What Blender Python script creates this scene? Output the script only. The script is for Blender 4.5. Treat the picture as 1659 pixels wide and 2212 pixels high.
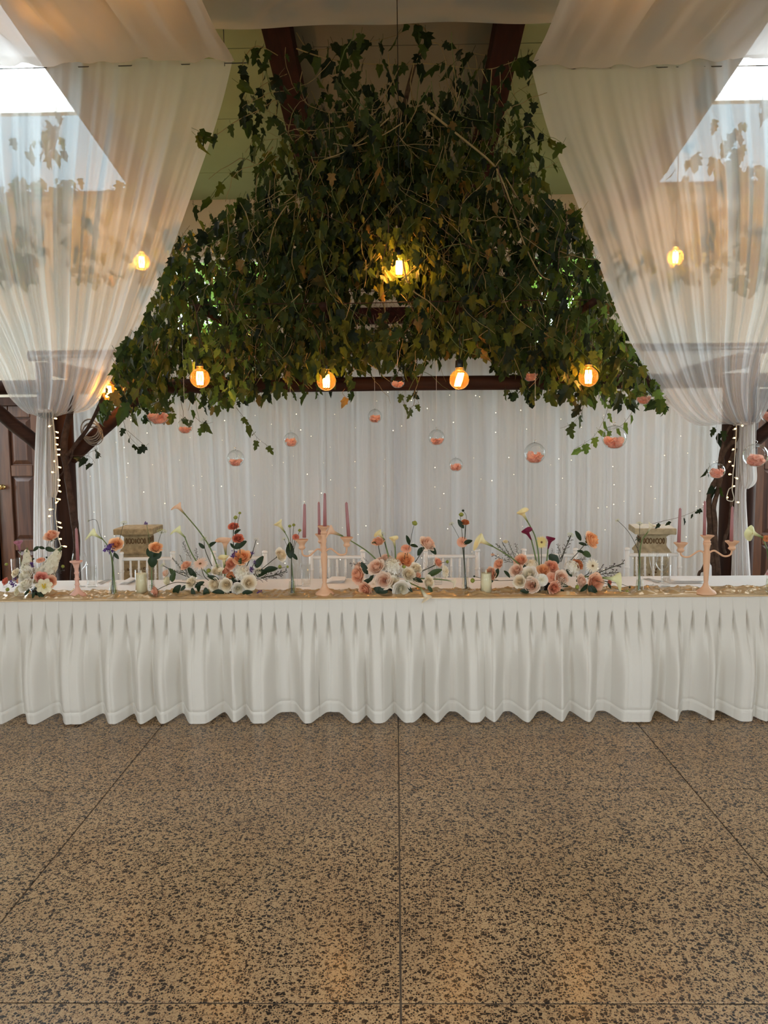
import bpy, math, random
from mathutils import Vector, Matrix, noise
random.seed(7)
R = random.Random(11)
PI = math.pi
for o in list(bpy.data.objects):
    bpy.data.objects.remove(o, do_unlink=True)
scene = bpy.context.scene
COL = scene.collection

# ------------------------------------------------------------------ camera
FPX, CX, CY, EYE = 1660.0, 829.5, 1106.0, 1.70
def _cam():
    ey = Vector(((855 - CX) / FPX, (CY - 950) / FPX, -1)).normalized()
    r = math.radians(.59)
    ex = Vector((math.cos(r), math.sin(r), 0))
    ex = (ex - ey * ex.dot(ey)).normalized()
    ez = ex.cross(ey)
    return Matrix((ex, ey, ez))            # rows = world axes in camera space -> cam to world
C2W = _cam()
cd = bpy.data.cameras.new('camera')
cd.sensor_fit = 'HORIZONTAL'
cd.sensor_width = 36.0
cd.lens = 36.0 * FPX / 1659.0
cd.clip_start = .05
cd.clip_end = 200
camo = bpy.data.objects.new('camera', cd)
COL.objects.link(camo)
camo.matrix_world = Matrix.Translation((0, 0, EYE)) @ C2W.to_4x4()
scene.camera = camo

def ray(px, py):
    return C2W @ Vector(((px - CX) / FPX, (CY - py) / FPX, -1))
def at(px, py, Y):
    d = ray(px, py)
    d = d / d.y * Y
    return Vector((d.x, Y, EYE + d.z))
def onz(px, py, z):
    d = ray(px, py)
    d = d * ((z - EYE) / d.z)
    return Vector((d.x, d.y, z))
def proj(p):
    c = C2W.transposed() @ (Vector(p) - Vector((0, 0, EYE)))
    if c.z > -.01:
        return (-9999, -9999)
    return (CX + FPX * c.x / -c.z, CY - FPX * c.y / -c.z)
def mpp(Y):                                   # metres per photo pixel at depth Y
    return Y / FPX

# ------------------------------------------------------------------ world, daylight, exposure
w = bpy.data.worlds.new('overcast_sky')
scene.world = w
w.use_nodes = True
bg = w.node_tree.nodes['Background']
bg.inputs['Color'].default_value = (.80, .92, 1.0, 1)
bg.inputs['Strength'].default_value = SKY = 8.0
vs = scene.view_settings
vs.view_transform = 'Standard'
vs.look = 'None'
vs.gamma = 1
vs.use_curve_mapping = False
vs.exposure = 0.48

def portal(name, loc, sx, sy, direction):
    ld = bpy.data.lights.new(name, 'AREA')
    ld.shape = 'RECTANGLE'
    ld.size, ld.size_y = sx, sy
    ld.cycles.is_portal = True
    o = bpy.data.objects.new(name, ld)
    COL.objects.link(o)
    o.location = loc
    o.rotation_euler = Vector(direction).to_track_quat('-Z', 'Y').to_euler()

# ------------------------------------------------------------------ helpers
class MB:
    def __init__(s):
        s.v, s.f, s.m = [], [], []
    def add(s, vs_, fs, mi=0, M=None):
        b = len(s.v)
        s.v += [tuple(M @ Vector(q)) if M else tuple(q) for q in vs_]
        s.f += [tuple(i + b for i in q) for q in fs]
        s.m += [mi] * len(fs)
        return s
    def merge(s, o, M=None, mi=None):
        b = len(s.v)
        s.v += [tuple(M @ Vector(q)) for q in o.v] if M else o.v
        s.f += [tuple(i + b for i in q) for q in o.f]
        s.m += o.m if mi is None else [mi] * len(o.m)
        return s
    def box(s, a, b, mi=0, bev=0.0):
        x0, y0, z0 = [min(p, q) for p, q in zip(a, b)]
        x1, y1, z1 = [max(p, q) for p, q in zip(a, b)]
        if bev <= 0:
            v = [(x0, y0, z0), (x1, y0, z0), (x1, y1, z0), (x0, y1, z0), (x0, y0, z1), (x1, y0, z1), (x1, y1, z1), (x0, y1, z1)]
            f = [(3, 2, 1, 0), (4, 5, 6, 7), (0, 1, 5, 4), (1, 2, 6, 5), (2, 3, 7, 6), (3, 0, 4, 7)]
            return s.add(v, f, mi)
        c = bev
        ring = [(x0 + c, y0), (x1 - c, y0), (x1, y0 + c), (x1, y1 - c), (x1 - c, y1), (x0 + c, y1), (x0, y1 - c), (x0, y0 + c)]
        inn = [(x0 + c, y0 + c), (x1 - c, y0 + c), (x1 - c, y0 + c), (x1 - c, y1 - c), (x1 - c, y1 - c), (x0 + c, y1 - c), (x0 + c, y1 - c), (x0 + c, y0 + c)]
        v = [(p[0], p[1], z0) for p in inn] + [(p[0], p[1], z0 + c) for p in ring] + [(p[0], p[1], z1 - c) for p in ring] + [(p[0], p[1], z1) for p in inn]
        f = [tuple(range(7, -1, -1)), tuple(range(24, 32))]
        for k in range(3):
            for i in range(8):
                j = (i + 1) % 8
                f.append((k * 8 + i, k * 8 + j, k * 8 + 8 + j, k * 8 + 8 + i))
        return s.add(v, f, mi)
    def tube(s, pts, rad, n=6, mi=0, caps=True):
        pts = [Vector(p) for p in pts]
        if not isinstance(rad, (list, tuple)):
            rad = [rad] * len(pts)
        v, f = [], []
        up = None
        for i, p in enumerate(pts):
            t = (pts[min(i + 1, len(pts) - 1)] - pts[max(i - 1, 0)])
            if t.length < 1e-9:
                t = Vector((0, 0, 1))
            t.normalize()
            if up is None:
                up = t.orthogonal().normalized()
            else:
                up = up - t * up.dot(t)
                if up.length < 1e-6:
                    up = t.orthogonal()
                up.normalize()
            sd = t.cross(up)
            for k in range(n):
                a = 2 * PI * k / n
                v.append(p + (up * math.cos(a) + sd * math.sin(a)) * rad[i])
        for i in range(len(pts) - 1):
            for k in range(n):
                j = (k + 1) % n
                f.append((i * n + k, i * n + j, i * n + n + j, i * n + n + k))
        if caps:
            f.append(tuple(range(n - 1, -1, -1)))
            b = (len(pts) - 1) * n
            f.append(tuple(range(b, b + n)))
        return s.add(v, f, mi)
    def lathe(s, prof, n=16, mi=0, M=None, caps=True):
        v, f = [], []
        for r, z in prof:
            for k in range(n):
                a = 2 * PI * k / n
                v.append((r * math.cos(a), r * math.sin(a), z))
        for i in range(len(prof) - 1):
            for k in range(n):
                j = (k + 1) % n
                f.append((i * n + k, i * n + j, i * n + n + j, i * n + n + k))
        if caps and prof[0][0] > 1e-6:
            f.append(tuple(range(n - 1, -1, -1)))
        if caps and prof[-1][0] > 1e-6:
            b = (len(prof) - 1) * n
            f.append(tuple(range(b, b + n)))
        return s.add(v, f, mi, M)
    def grid(s, fn, nu, nv, mi=0):
        v = [fn(i / nu, j / nv) for j in range(nv + 1) for i in range(nu + 1)]
        f = [(j * (nu + 1) + i, j * (nu + 1) + i + 1, (j + 1) * (nu + 1) + i + 1, (j + 1) * (nu + 1) + i) for j in range(nv) for i in range(nu)]
        return s.add(v, f, mi)
    def mesh(s, name, mats, smooth=True):
        me = bpy.data.meshes.new(name)
        me.from_pydata([tuple(p) for p in s.v], [], s.f)
        for m in (mats if isinstance(mats, (list, tuple)) else [mats]):
            me.materials.append(m)
        if any(s.m):
            me.polygons.foreach_set('material_index', s.m)
        if smooth:
            me.polygons.foreach_set('use_smooth', [True] * len(s.f))
        me.update()
        return me

def link(name, data, parent=None, loc=None, rot=None, scale=None):
    o = bpy.data.objects.new(name, data)
    COL.objects.link(o)
    if parent is not None:
        o.parent = parent
    if loc is not None:
        o.location = loc
    if rot is not None:
        o.rotation_euler = rot
    if scale is not None:
        o.scale = (scale,) * 3 if isinstance(scale, (int, float)) else scale
    return o
def part(name, mb, mats, parent, smooth=True, loc=None, rot=None, scale=None, label=None):
    o = link(name, mb.mesh(name, mats, smooth), parent, loc, rot, scale)
    if label:
        o['label'] = label
    return o
def tag(o, label, cat, group=None, kind=None):
    o['label'] = label
    o['category'] = cat
    if group:
        o['group'] = group
    if kind:
        o['kind'] = kind
    return o
def thing(name, label, cat, loc=(0, 0, 0), group=None, rz=0):
    o = bpy.data.objects.new(name, None)
    o.empty_display_size = .05
    COL.objects.link(o)
    o.location = loc
    o.rotation_euler = (0, 0, rz)
    return tag(o, label, cat, group)
def struct(name, mb, mats, label=None, cat=None, smooth=False, parent=None):
    o = link(name, mb.mesh(name, mats, smooth), parent)
    if parent is None:
        o['kind'] = 'structure'
        o['label'] = label or name.replace('_', ' ')
        o['category'] = cat or name.split('_')[0]
    return o
def copy_tree(o, parent=None):
    c = o.copy()
    COL.objects.link(c)
    if parent is not None:
        c.parent = parent
    for ch in list(o.children):
        copy_tree(ch, c)
    return c
def lerp_path(path, s):                      # piecewise linear by arc length
    if not isinstance(path[0], Vector):
        path = [Vector(p) for p in path]
    L = [0]
    for a, b in zip(path, path[1:]):
        L.append(L[-1] + (b - a).length)
    t = s * L[-1]
    for i in range(len(path) - 1):
        if t <= L[i + 1] or i == len(path) - 2:
            k = (t - L[i]) / max(1e-9, L[i + 1] - L[i])
            return path[i].lerp(path[i + 1], min(1, max(0, k)))
def catmull(pts, per=5):
    pts = [Vector(p) for p in pts]
    if len(pts) < 3:
        return pts
    out = []
    for i in range(len(pts) - 1):
        p0, p1, p2, p3 = pts[max(i - 1, 0)], pts[i], pts[i + 1], pts[min(i + 2, len(pts) - 1)]
        for k in range(per):
            t = k / per
            out.append(.5 * ((2 * p1) + (p2 - p0) * t + (2 * p0 - 5 * p1 + 4 * p2 - p3) * t * t + (3 * p1 - p0 - 3 * p2 + p3) * t ** 3))
    out.append(pts[-1])
    return out
def smooth(a, b, x):
    t = min(1, max(0, (x - a) / (b - a)))
    return t * t * (3 - 2 * t)
def ns(x, y=0, z=0):
    return noise.noise(Vector((x, y, z)))
def toZ(d, roll=0):
    return Vector(d).to_track_quat('Z', 'Y').to_matrix().to_4x4() @ Matrix.Rotation(roll, 4, 'Z')

# ------------------------------------------------------------------ materials
def nt(name):
    m = bpy.data.materials.new(name)
    m.use_nodes = True
    return m, m.node_tree, m.node_tree.nodes, m.node_tree.links, m.node_tree.nodes['Principled BSDF']
def mat(name, col, rough=.6, spec=.4, metal=0, var=0, vscale=20, bump=0, bscale=60, sheen=0, coat=0):
    m, t, N, L, p = nt(name)
    p.inputs['Base Color'].default_value = (*col, 1)
    p.inputs['Roughness'].default_value = rough
    p.inputs['Specular IOR Level'].default_value = spec
    p.inputs['Metallic'].default_value = metal
    p.inputs['Coat Weight'].default_value = coat
    if var:
        n = N.new('ShaderNodeTexNoise'); n.inputs['Scale'].default_value = vscale; n.inputs['Detail'].default_value = 4
        tc = N.new('ShaderNodeTexCoord'); L.new(tc.outputs['Object'], n.inputs['Vector'])
        r = N.new('ShaderNodeMapRange'); r.inputs['From Min'].default_value = .3; r.inputs['From Max'].default_value = .7
        r.inputs['To Min'].default_value = 1 - var; r.inputs['To Max'].default_value = 1 + var
        L.new(n.outputs['Fac'], r.inputs['Value'])
        mx = N.new('ShaderNodeMix'); mx.data_type = 'RGBA'; mx.blend_type = 'MULTIPLY'; mx.inputs['Factor'].default_value = 1
        mx.inputs['A'].default_value = (*col, 1)
        L.new(r.outputs['Result'], mx.inputs['B']); L.new(mx.outputs['Result'], p.inputs['Base Color'])
    if bump:
        n = N.new('ShaderNodeTexNoise'); n.inputs['Scale'].default_value = bscale; n.inputs['Detail'].default_value = 3
        tc = N.new('ShaderNodeTexCoord'); L.new(tc.outputs['Object'], n.inputs['Vector'])
        b = N.new('ShaderNodeBump'); b.inputs['Strength'].default_value = bump; b.inputs['Distance'].default_value = .01
        L.new(n.outputs['Fac'], b.inputs['Height']); L.new(b.outputs['Normal'], p.inputs['Normal'])
    return m
def translucent(name, col, tr=.4, tcol=None, rough=.6, var=0, vscale=8, see=0, spec=.3, bump=0, bscale=300):
    """diffuse + translucent (+ see-through weave) cloth, petal or leaf"""
    m, t, N, L, p = nt(name)
    p.inputs['Base Color'].default_value = (*col, 1)
    p.inputs['Roughness'].default_value = rough
    p.inputs['Specular IOR Level'].default_value = spec
    tl = N.new('ShaderNodeBsdfTranslucent'); tl.inputs['Color'].default_value = (*(tcol or col), 1)
    mx = N.new('ShaderNodeMixShader'); mx.inputs['Fac'].default_value = tr
    L.new(p.outputs[0], mx.inputs[1]); L.new(tl.outputs[0], mx.inputs[2])
    out = N['Material Output']
    last = mx
    if see:
        tp = N.new('ShaderNodeBsdfTransparent')
        m2 = N.new('ShaderNodeMixShader'); m2.inputs['Fac'].default_value = see
        L.new(mx.outputs[0], m2.inputs[1]); L.new(tp.outputs[0], m2.inputs[2])
        last = m2
    L.new(last.outputs[0], out.inputs['Surface'])
    if var:
        n = N.new('ShaderNodeTexNoise'); n.inputs['Scale'].default_value = vscale; n.inputs['Detail'].default_value = 2
        tc = N.new('ShaderNodeTexCoord'); L.new(tc.outputs['Object'], n.inputs['Vector'])
        hs = N.new('ShaderNodeHueSaturation'); hs.inputs['Color'].default_value = (*col, 1)
        r = N.new('ShaderNodeMapRange'); r.inputs['From Min'].default_value = .3; r.inputs['From Max'].default_value = .7
        r.inputs['To Min'].default_value = 1 - var; r.inputs['To Max'].default_value = 1 + var
        L.new(n.outputs['Fac'], r.inputs['Value']); L.new(r.outputs['Result'], hs.inputs['Value'])
        L.new(hs.outputs['Color'], p.inputs['Base Color'])
    if bump:
        n = N.new('ShaderNodeTexNoise'); n.inputs['Scale'].default_value = bscale
        tc = N.new('ShaderNodeTexCoord'); L.new(tc.outputs['Object'], n.inputs['Vector'])
        b = N.new('ShaderNodeBump'); b.inputs['Strength'].default_value = bump; b.inputs['Distance'].default_value = .002
        L.new(n.outputs['Fac'], b.inputs['Height']); L.new(b.outputs['Normal'], p.inputs['Normal'])
    return m
def thin_glass(name, tint=(1, 1, 1), refl=1.0, base=.03, coat=None, cw=0):
    m, t, N, L, p = nt(name)
    tp = N.new('ShaderNodeBsdfTransparent'); tp.inputs['Color'].default_value = (*tint, 1)
    gl = N.new('ShaderNodeBsdfGlossy'); gl.inputs['Roughness'].default_value = .02
    lw = N.new('ShaderNodeLayerWeight'); lw.inputs['Blend'].default_value = .5
    fr = N.new('ShaderNodeMath'); fr.operation = 'POWER'; fr.inputs[1].default_value = 4.0; L.new(lw.outputs['Facing'], fr.inputs[0])
    ad = N.new('ShaderNodeMath'); ad.operation = 'MULTIPLY_ADD'; ad.inputs[1].default_value = refl; ad.inputs[2].default_value = base
    L.new(fr.outputs[0], ad.inputs[0])
    mx = N.new('ShaderNodeMixShader')
    L.new(ad.outputs[0], mx.inputs['Fac']); L.new(tp.outputs[0], mx.inputs[1]); L.new(gl.outputs[0], mx.inputs[2])
    last = mx
    if coat:
        tl = N.new('ShaderNodeBsdfTranslucent'); tl.inputs['Color'].default_value = (*coat, 1)
        m2 = N.new('ShaderNodeMixShader'); m2.inputs['Fac'].default_value = cw
        L.new(mx.outputs[0], m2.inputs[1]); L.new(tl.outputs[0], m2.inputs[2]); last = m2
    L.new(last.outputs[0], N['Material Output'].inputs['Surface'])
    return m
def emit(name, col, s):
    m, t, N, L, p = nt(name)
    e = N.new('ShaderNodeEmission'); e.inputs['Color'].default_value = (*col, 1); e.inputs['Strength'].default_value = s
    L.new(e.outputs[0], N['Material Output'].inputs['Surface'])
    return m
def wood(name, c1, c2, scale=(2, 30, 30), rough=.45, coat=0, spec=.4):
    m, t, N, L, p = nt(name)
    tc = N.new('ShaderNodeTexCoord'); mp = N.new('ShaderNodeMapping'); mp.inputs['Scale'].default_value = scale
    n = N.new('ShaderNodeTexNoise'); n.inputs['Scale'].default_value = 1.0; n.inputs['Detail'].default_value = 5; n.inputs['Distortion'].default_value = .6
    cr = N.new('ShaderNodeValToRGB'); cr.color_ramp.elements[0].position = .3; cr.color_ramp.elements[1].position = .7
    cr.color_ramp.elements[0].color = (*c1, 1); cr.color_ramp.elements[1].color = (*c2, 1)
    L.new(tc.outputs['Object'], mp.inputs['Vector']); L.new(mp.outputs[0], n.inputs['Vector'])
    L.new(n.outputs['Fac'], cr.inputs['Fac']); L.new(cr.outputs['Color'], p.inputs['Base Color'])
    b = N.new('ShaderNodeBump'); b.inputs['Strength'].default_value = .25; b.inputs['Distance'].default_value = .004
    L.new(n.outputs['Fac'], b.inputs['Height']); L.new(b.outputs['Normal'], p.inputs['Normal'])
    p.inputs['Roughness'].default_value = rough
    p.inputs['Coat Weight'].default_value = coat
    p.inputs['Specular IOR Level'].default_value = spec
    return m
def terrazzo():
    m, t, N, L, p = nt('terrazzo')
    tc = N.new('ShaderNodeNewGeometry')
    nz = N.new('ShaderNodeTexNoise'); nz.inputs['Scale'].default_value = 30; nz.inputs['Detail'].default_value = 2
    L.new(tc.outputs['Position'], nz.inputs['Vector'])
    wv = N.new('ShaderNodeMix'); wv.data_type = 'VECTOR'; wv.inputs['Factor'].default_value = .004
    L.new(tc.outputs['Position'], wv.inputs['A']); L.new(nz.outputs['Color'], wv.inputs['B'])
    vec = wv.outputs['Result']
    def chips(scale, rnd, lo, hi, chance):
        v1 = N.new('ShaderNodeTexVoronoi'); v1.feature = 'DISTANCE_TO_EDGE'; v1.inputs['Scale'].default_value = scale; v1.inputs['Randomness'].default_value = rnd
        v2 = N.new('ShaderNodeTexVoronoi'); v2.feature = 'F1'; v2.inputs['Scale'].default_value = scale; v2.inputs['Randomness'].default_value = rnd
        L.new(vec, v1.inputs['Vector']); L.new(vec, v2.inputs['Vector'])
        a = N.new('ShaderNodeMapRange'); a.inputs['From Min'].default_value = lo; a.inputs['From Max'].default_value = hi
        L.new(v1.outputs['Distance'], a.inputs['Value'])
        sp = N.new('ShaderNodeSeparateColor'); L.new(v2.outputs['Color'], sp.inputs['Color'])
        g = N.new('ShaderNodeMath'); g.operation = 'LESS_THAN'; g.inputs[1].default_value = chance
        L.new(sp.outputs['Red'], g.inputs[0])
        mu = N.new('ShaderNodeMath'); mu.operation = 'MULTIPLY'
        L.new(a.outputs['Result'], mu.inputs[0]); L.new(g.outputs[0], mu.inputs[1])
        return mu, sp
    big, spb = chips(66, 1, .10, .13, .24)
    mid, spm = chips(125, 1, .09, .13, .46)
    sm, sps = chips(240, 1, .08, .16, .42)
    mxa = N.new('ShaderNodeMath'); mxa.operation = 'MAXIMUM'; L.new(big.outputs[0], mxa.inputs[0]); L.new(mid.outputs[0], mxa.inputs[1])
    n2 = N.new('ShaderNodeTexNoise'); n2.inputs['Scale'].default_value = 2.2; n2.inputs['Detail'].default_value = 3
    L.new(tc.outputs['Position'], n2.inputs['Vector'])
    base = N.new('ShaderNodeValToRGB')
    base.color_ramp.elements[0].position = .3; base.color_ramp.elements[1].position = .75
    base.color_ramp.elements[0].color = (.35, .23, .122, 1); base.color_ramp.elements[1].color = (.45, .305, .165, 1)
    L.new(n2.outputs['Fac'], base.inputs['Fac'])
    mixs = N.new('ShaderNodeMix'); mixs.data_type = 'RGBA'; mixs.inputs['B'].default_value = (.16, .085, .045, 1)
    L.new(sm.outputs[0], mixs.inputs['Factor']); L.new(base.outputs['Color'], mixs.inputs['A'])
    chipc = N.new('ShaderNodeValToRGB')
    chipc.color_ramp.elements[0].color = (.012, .012, .012, 1); chipc.color_ramp.elements[1].color = (.05, .035, .025, 1)
    L.new(spm.outputs['Green'], chipc.inputs['Fac'])
    mixb = N.new('ShaderNodeMix'); mixb.data_type = 'RGBA'
    L.new(mxa.outputs[0], mixb.inputs['Factor']); L.new(mixs.outputs['Result'], mixb.inputs['A']); L.new(chipc.outputs['Color'], mixb.inputs['B'])
    L.new(mixb.outputs['Result'], p.inputs['Base Color'])
    n3 = N.new('ShaderNodeTexNoise'); n3.inputs['Scale'].default_value = 5
    L.new(tc.outputs['Position'], n3.inputs['Vector'])
    rr = N.new('ShaderNodeMapRange'); rr.inputs['To Min'].default_value = .16; rr.inputs['To Max'].default_value = .28
    L.new(n3.outputs['Fac'], rr.inputs['Value']); L.new(rr.outputs['Result'], p.inputs['Roughness'])
    p.inputs['Specular IOR Level'].default_value = .3
    return m

M = {}
M['terrazzo'] = terrazzo()
M['grout'] = mat('grout', (.12, .095, .07), .7)
M['cream_wall'] = mat('cream_wall', (.55, .47, .36), .8, .2, var=.06, vscale=3)
M['hall_wall'] = mat('hall_wall', (.62, .56, .48), .8, .2, var=.05, vscale=3)
M['ceiling'] = mat('ceiling_leaf_bounce', (.25, .285, .15), .65, .3, var=.1, vscale=1.5)  # green bounce off the vine leaves is put into the sheet colour
M['ceiling_mid'] = mat('ceiling_board', (.20, .165, .115), .7, .3, var=.1, vscale=1.5)
M['rafter'] = wood('dark_red_timber', (.018, .004, .003), (.04, .010, .007), (20, 1.5, 20), .7, 0, .1)
M['log'] = wood('dark_log', (.022, .009, .006), (.055, .022, .013), (2, 22, 22), .6, 0, .15)
M['post'] = wood('dark_post', (.022, .009, .006), (.05, .02, .011), (22, 22, 2), .6, 0, .15)
M['door'] = wood('stained_door', (.055, .018, .007), (.12, .043, .016), (26, 26, 2.2), .38, .15)
M['door_dark'] = wood('stained_door_panel', (.036, .011, .005), (.085, .028, .010), (26, 26, 2.2), .38, .15)
M['brass'] = mat('brass', (.75, .52, .2), .25, .5, 1)
M['white_frame'] = mat('white_frame', (.7, .7, .68), .4)
M['pane'] = thin_glass('window_pane', (1, 1, 1))
M['sheer'] = translucent('sheer_voile', (.82, .81, .80), .50, (.86, .86, .86), .7, see=.40, spec=.1)
M['canopy'] = translucent('canopy_voile', (.78, .75, .73), .42, (.85, .80, .76), .7, see=.03, spec=.1)
M['backdrop'] = translucent('backdrop_voile', (.86, .86, .87), .48, (.88, .90, .94), .7, see=.16, spec=.1)
M['skirt'] = translucent('skirt_cotton', (.745, .71, .64), .12, (.75, .71, .63), .75, spec=.15, bump=.08, bscale=500)
M['linen'] = mat('white_tablecloth', (.86, .85, .83), .7, .2, bump=.05, bscale=400)
M['satin'] = mat('gold_satin', (.50, .34, .17), .22, .9, .25, var=.12, vscale=9)
M['rod'] = mat('grey_rod', (.08, .08, .08), .4)
M['white_paint'] = mat('white_chair_paint', (.82, .79, .74), .4, .4)
M['stone'] = mat('sandstone', (.36, .27, .15), .85, .2, var=.3, vscale=25, bump=.6, bscale=70)
M['stone_dark'] = mat('sandstone_carving', (.17, .10, .045), .9, .2, var=.3, vscale=40)
M['stone_top'] = mat('pale_stone_cap', (.62, .58, .48), .8, .2, var=.12, vscale=25)
M['stone_pale'] = mat('pale_sandstone', (.46, .38, .24), .85, .2, var=.22, vscale=25, bump=.5, bscale=70)
M['peach_paint'] = mat('peach_chalk_paint', (.70, .36, .22), .6, .3)
M['peach_warm'] = mat('warm_peach_paint', (.70, .42, .26), .6, .3)
M['pink_paint'] = mat('pink_chalk_paint', (.72, .42, .33), .6, .3)
M['mauve_wax'] = mat('mauve_wax', (.36, .15, .15), .35, .45)
M['ivory_wax'] = translucent('ivory_wax', (.92, .85, .58), .12, (.9, .8, .5), .45)
M['led_flame'] = mat('candle_flame_plastic', (.9, .85, .7), .4)
M['milky'] = translucent('milky_skylight', (.4, .45, .48), .7, (.075, .10, .115), .5)
M['glass'] = thin_glass('clear_glass', (.985, .99, .985), 1.0, .03)
M['globe_glass'] = thin_glass('globe_glass', (.96, .98, .98), 1.1, .04)
M['amber'] = thin_glass('amber_glass', (1.0, .74, .36), 1.0, .04, (1.0, .50, .12), .035)
M['water'] = thin_glass('vase_water', (.93, .95, .90), .6, .03)
M['filament'] = emit('filament', (1.0, .62, .22), 34)
M['led'] = emit('warm_led', (1.0, .62, .22), 6)
M['fairy'] = emit('fairy_led', (1.0, .82, .5), 4)
M['led_body'] = mat('clear_led_case', (.85, .8, .65), .3)
M['black'] = mat('black_plastic', (.012, .012, .012), .35)
M['cord_white'] = mat('white_cord', (.62, .58, .5), .5)
M['cord_clear'] = mat('clear_thread', (.85, .85, .85), .3)
M['cable'] = mat('grey_cable', (.22, .19, .16), .6)
M['steel'] = mat('cutlery_steel', (.55, .54, .52), .18, .5, 1)
M['bark'] = mat('vine_bark', (.075, .045, .030), .85, .2, var=.4, vscale=30, bump=.8, bscale=60)
M['bark_dark'] = mat('vine_bark_dark', (.05, .028, .02), .85, .2, var=.4, vscale=30, bump=.6, bscale=60)
M['stem_tan'] = mat('dry_stem', (.27, .20, .09), .7)
M['stem_green'] = mat('green_stem', (.12, .16, .05), .6)
M['stem_red'] = mat('brown_stem', (.10, .05, .03), .7)
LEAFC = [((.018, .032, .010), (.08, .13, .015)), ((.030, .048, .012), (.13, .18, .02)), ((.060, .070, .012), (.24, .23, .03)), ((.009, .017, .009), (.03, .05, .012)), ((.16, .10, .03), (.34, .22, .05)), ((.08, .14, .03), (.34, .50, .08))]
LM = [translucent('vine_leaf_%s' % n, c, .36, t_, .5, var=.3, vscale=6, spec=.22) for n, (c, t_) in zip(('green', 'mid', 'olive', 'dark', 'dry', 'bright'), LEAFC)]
def pm(n, c, t=.3, rough=.6):
    M[n] = translucent(n, c, t, tuple(min(1, x * 1.1) for x in c), rough, var=.08, vscale=30, spec=.2)
pm('p_cream', (.86, .78, .60)); pm('p_white', (.88, .85, .76)); pm('p_blush', (.86, .62, .46)); pm('p_peach', (.86, .47, .28))
pm('p_salmon', (.82, .36, .22)); pm('p_orange', (.90, .40, .13)); pm('p_coral', (.74, .22, .13)); pm('p_pink', (.80, .36, .28)); pm('p_rust', (.62, .24, .10))
pm('p_yellow', (.86, .74, .32)); pm('p_lime', (.74, .76, .34)); pm('p_maroon', (.17, .015, .045)); pm('p_mauve', (.34, .12, .17)); pm('p_purple', (.12, .06, .22)); pm('p_petal', (.90, .52, .40), .4)
pm('p_ivory', (.82, .76, .55)); pm('p_calla_peach', (.82, .50, .28))
def centred(n, inner, outer, kind):
    m = M[n]; t_ = m.node_tree; N, L = t_.nodes, t_.links
    tc = N.new('ShaderNodeTexCoord'); sx = N.new('ShaderNodeSeparateXYZ'); L.new(tc.outputs['Object'], sx.inputs[0])
    r = N.new('ShaderNodeMapRange')
    if kind == 'z':
        L.new(sx.outputs['Z'], r.inputs['Value']); r.inputs['From Min'].default_value = .02; r.inputs['From Max'].default_value = .55
    else:
        le = N.new('ShaderNodeVectorMath'); le.operation = 'MULTIPLY'; le.inputs[1].default_value = (1, 1, 0); L.new(tc.outputs['Object'], le.inputs[0])
        ln = N.new('ShaderNodeVectorMath'); ln.operation = 'LENGTH'; L.new(le.outputs['Vector'], ln.inputs[0])
        L.new(ln.outputs['Value'], r.inputs['Value']); r.inputs['From Min'].default_value = .1; r.inputs['From Max'].default_value = .95
    mx = N.new('ShaderNodeMix'); mx.data_type = 'RGBA'; mx.inputs['A'].default_value = (*inner, 1); mx.inputs['B'].default_value = (*outer, 1)
    L.new(r.outputs['Result'], mx.inputs['Factor'])
    for nd in N:
        if nd.type == 'BSDF_PRINCIPLED': L.new(mx.outputs['Result'], nd.inputs['Base Color'])
        if nd.type == 'BSDF_TRANSLUCENT': L.new(mx.outputs['Result'], nd.inputs['Color'])
for n_, i_, o_ in (('p_cream', (.86, .72, .48), (.92, .86, .72)), ('p_white', (.82, .76, .58), (.90, .87, .80)), ('p_blush', (.84, .52, .36), (.90, .74, .60)), ('p_peach', (.84, .42, .25), (.90, .60, .42)), ('p_salmon', (.80, .34, .20), (.88, .52, .36)), ('p_orange', (.90, .44, .18), (.95, .60, .35)), ('p_coral', (.62, .15, .09), (.78, .28, .18)), ('p_pink', (.72, .26, .20), (.84, .44, .36))):
    centred(n_, i_, o_, 'r')
for n_, c_ in (('calla_yellow', (.88, .80, .46)), ('calla_cream', (.86, .80, .62)), ('calla_lime', (.80, .80, .48)), ('calla_peach', (.86, .60, .42)), ('calla_maroon', (.20, .02, .06)), ('calla_mauve', (.42, .18, .24))):
    pm(n_, c_)
    centred(n_, (.14, .20, .04) if 'm' not in n_[6:7] else tuple(x * .7 for x in c_), c_, 'z')
M['greenbud'] = mat('green_bud', (.24, .26, .04), .5)
M['f_leaf'] = translucent('dark_florist_leaf', (.011, .026, .009), .15, (.04, .08, .012), .45, spec=.3)
M['f_leaf2'] = translucent('mid_florist_leaf', (.035, .065, .02), .25, (.10, .15, .03), .45, spec=.35)
M['f_stem'] = mat('florist_stem', (.11, .16, .045), .5)
M['f_stem_dark'] = mat('dark_florist_stem', (.035, .04, .02), .6)
M['f_disc'] = mat('gerbera_disc', (.14, .07, .02), .8)
M['f_gold'] = mat('yellow_stamen', (.75, .55, .03), .7)
M['limonium'] = mat('limonium', (.10, .075, .08), .8)
M['bowl'] = mat('black_bowl', (.008, .008, .008), .35)
M['foliage_out'] = translucent('garden_leaf', (.14, .24, .05), .45, (.36, .55, .10), .5, var=.3, vscale=3)
M['lawn'] = mat('garden_ground', (.10, .13, .05), .9, var=.2, vscale=2)
# ================================================================== the setting
CZ0, CS = 5.73, .17
def ceil_z(y):
    return CZ0 - CS * y
HX, HY0, HY1 = 5.6, -6.2, 8.5

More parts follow.
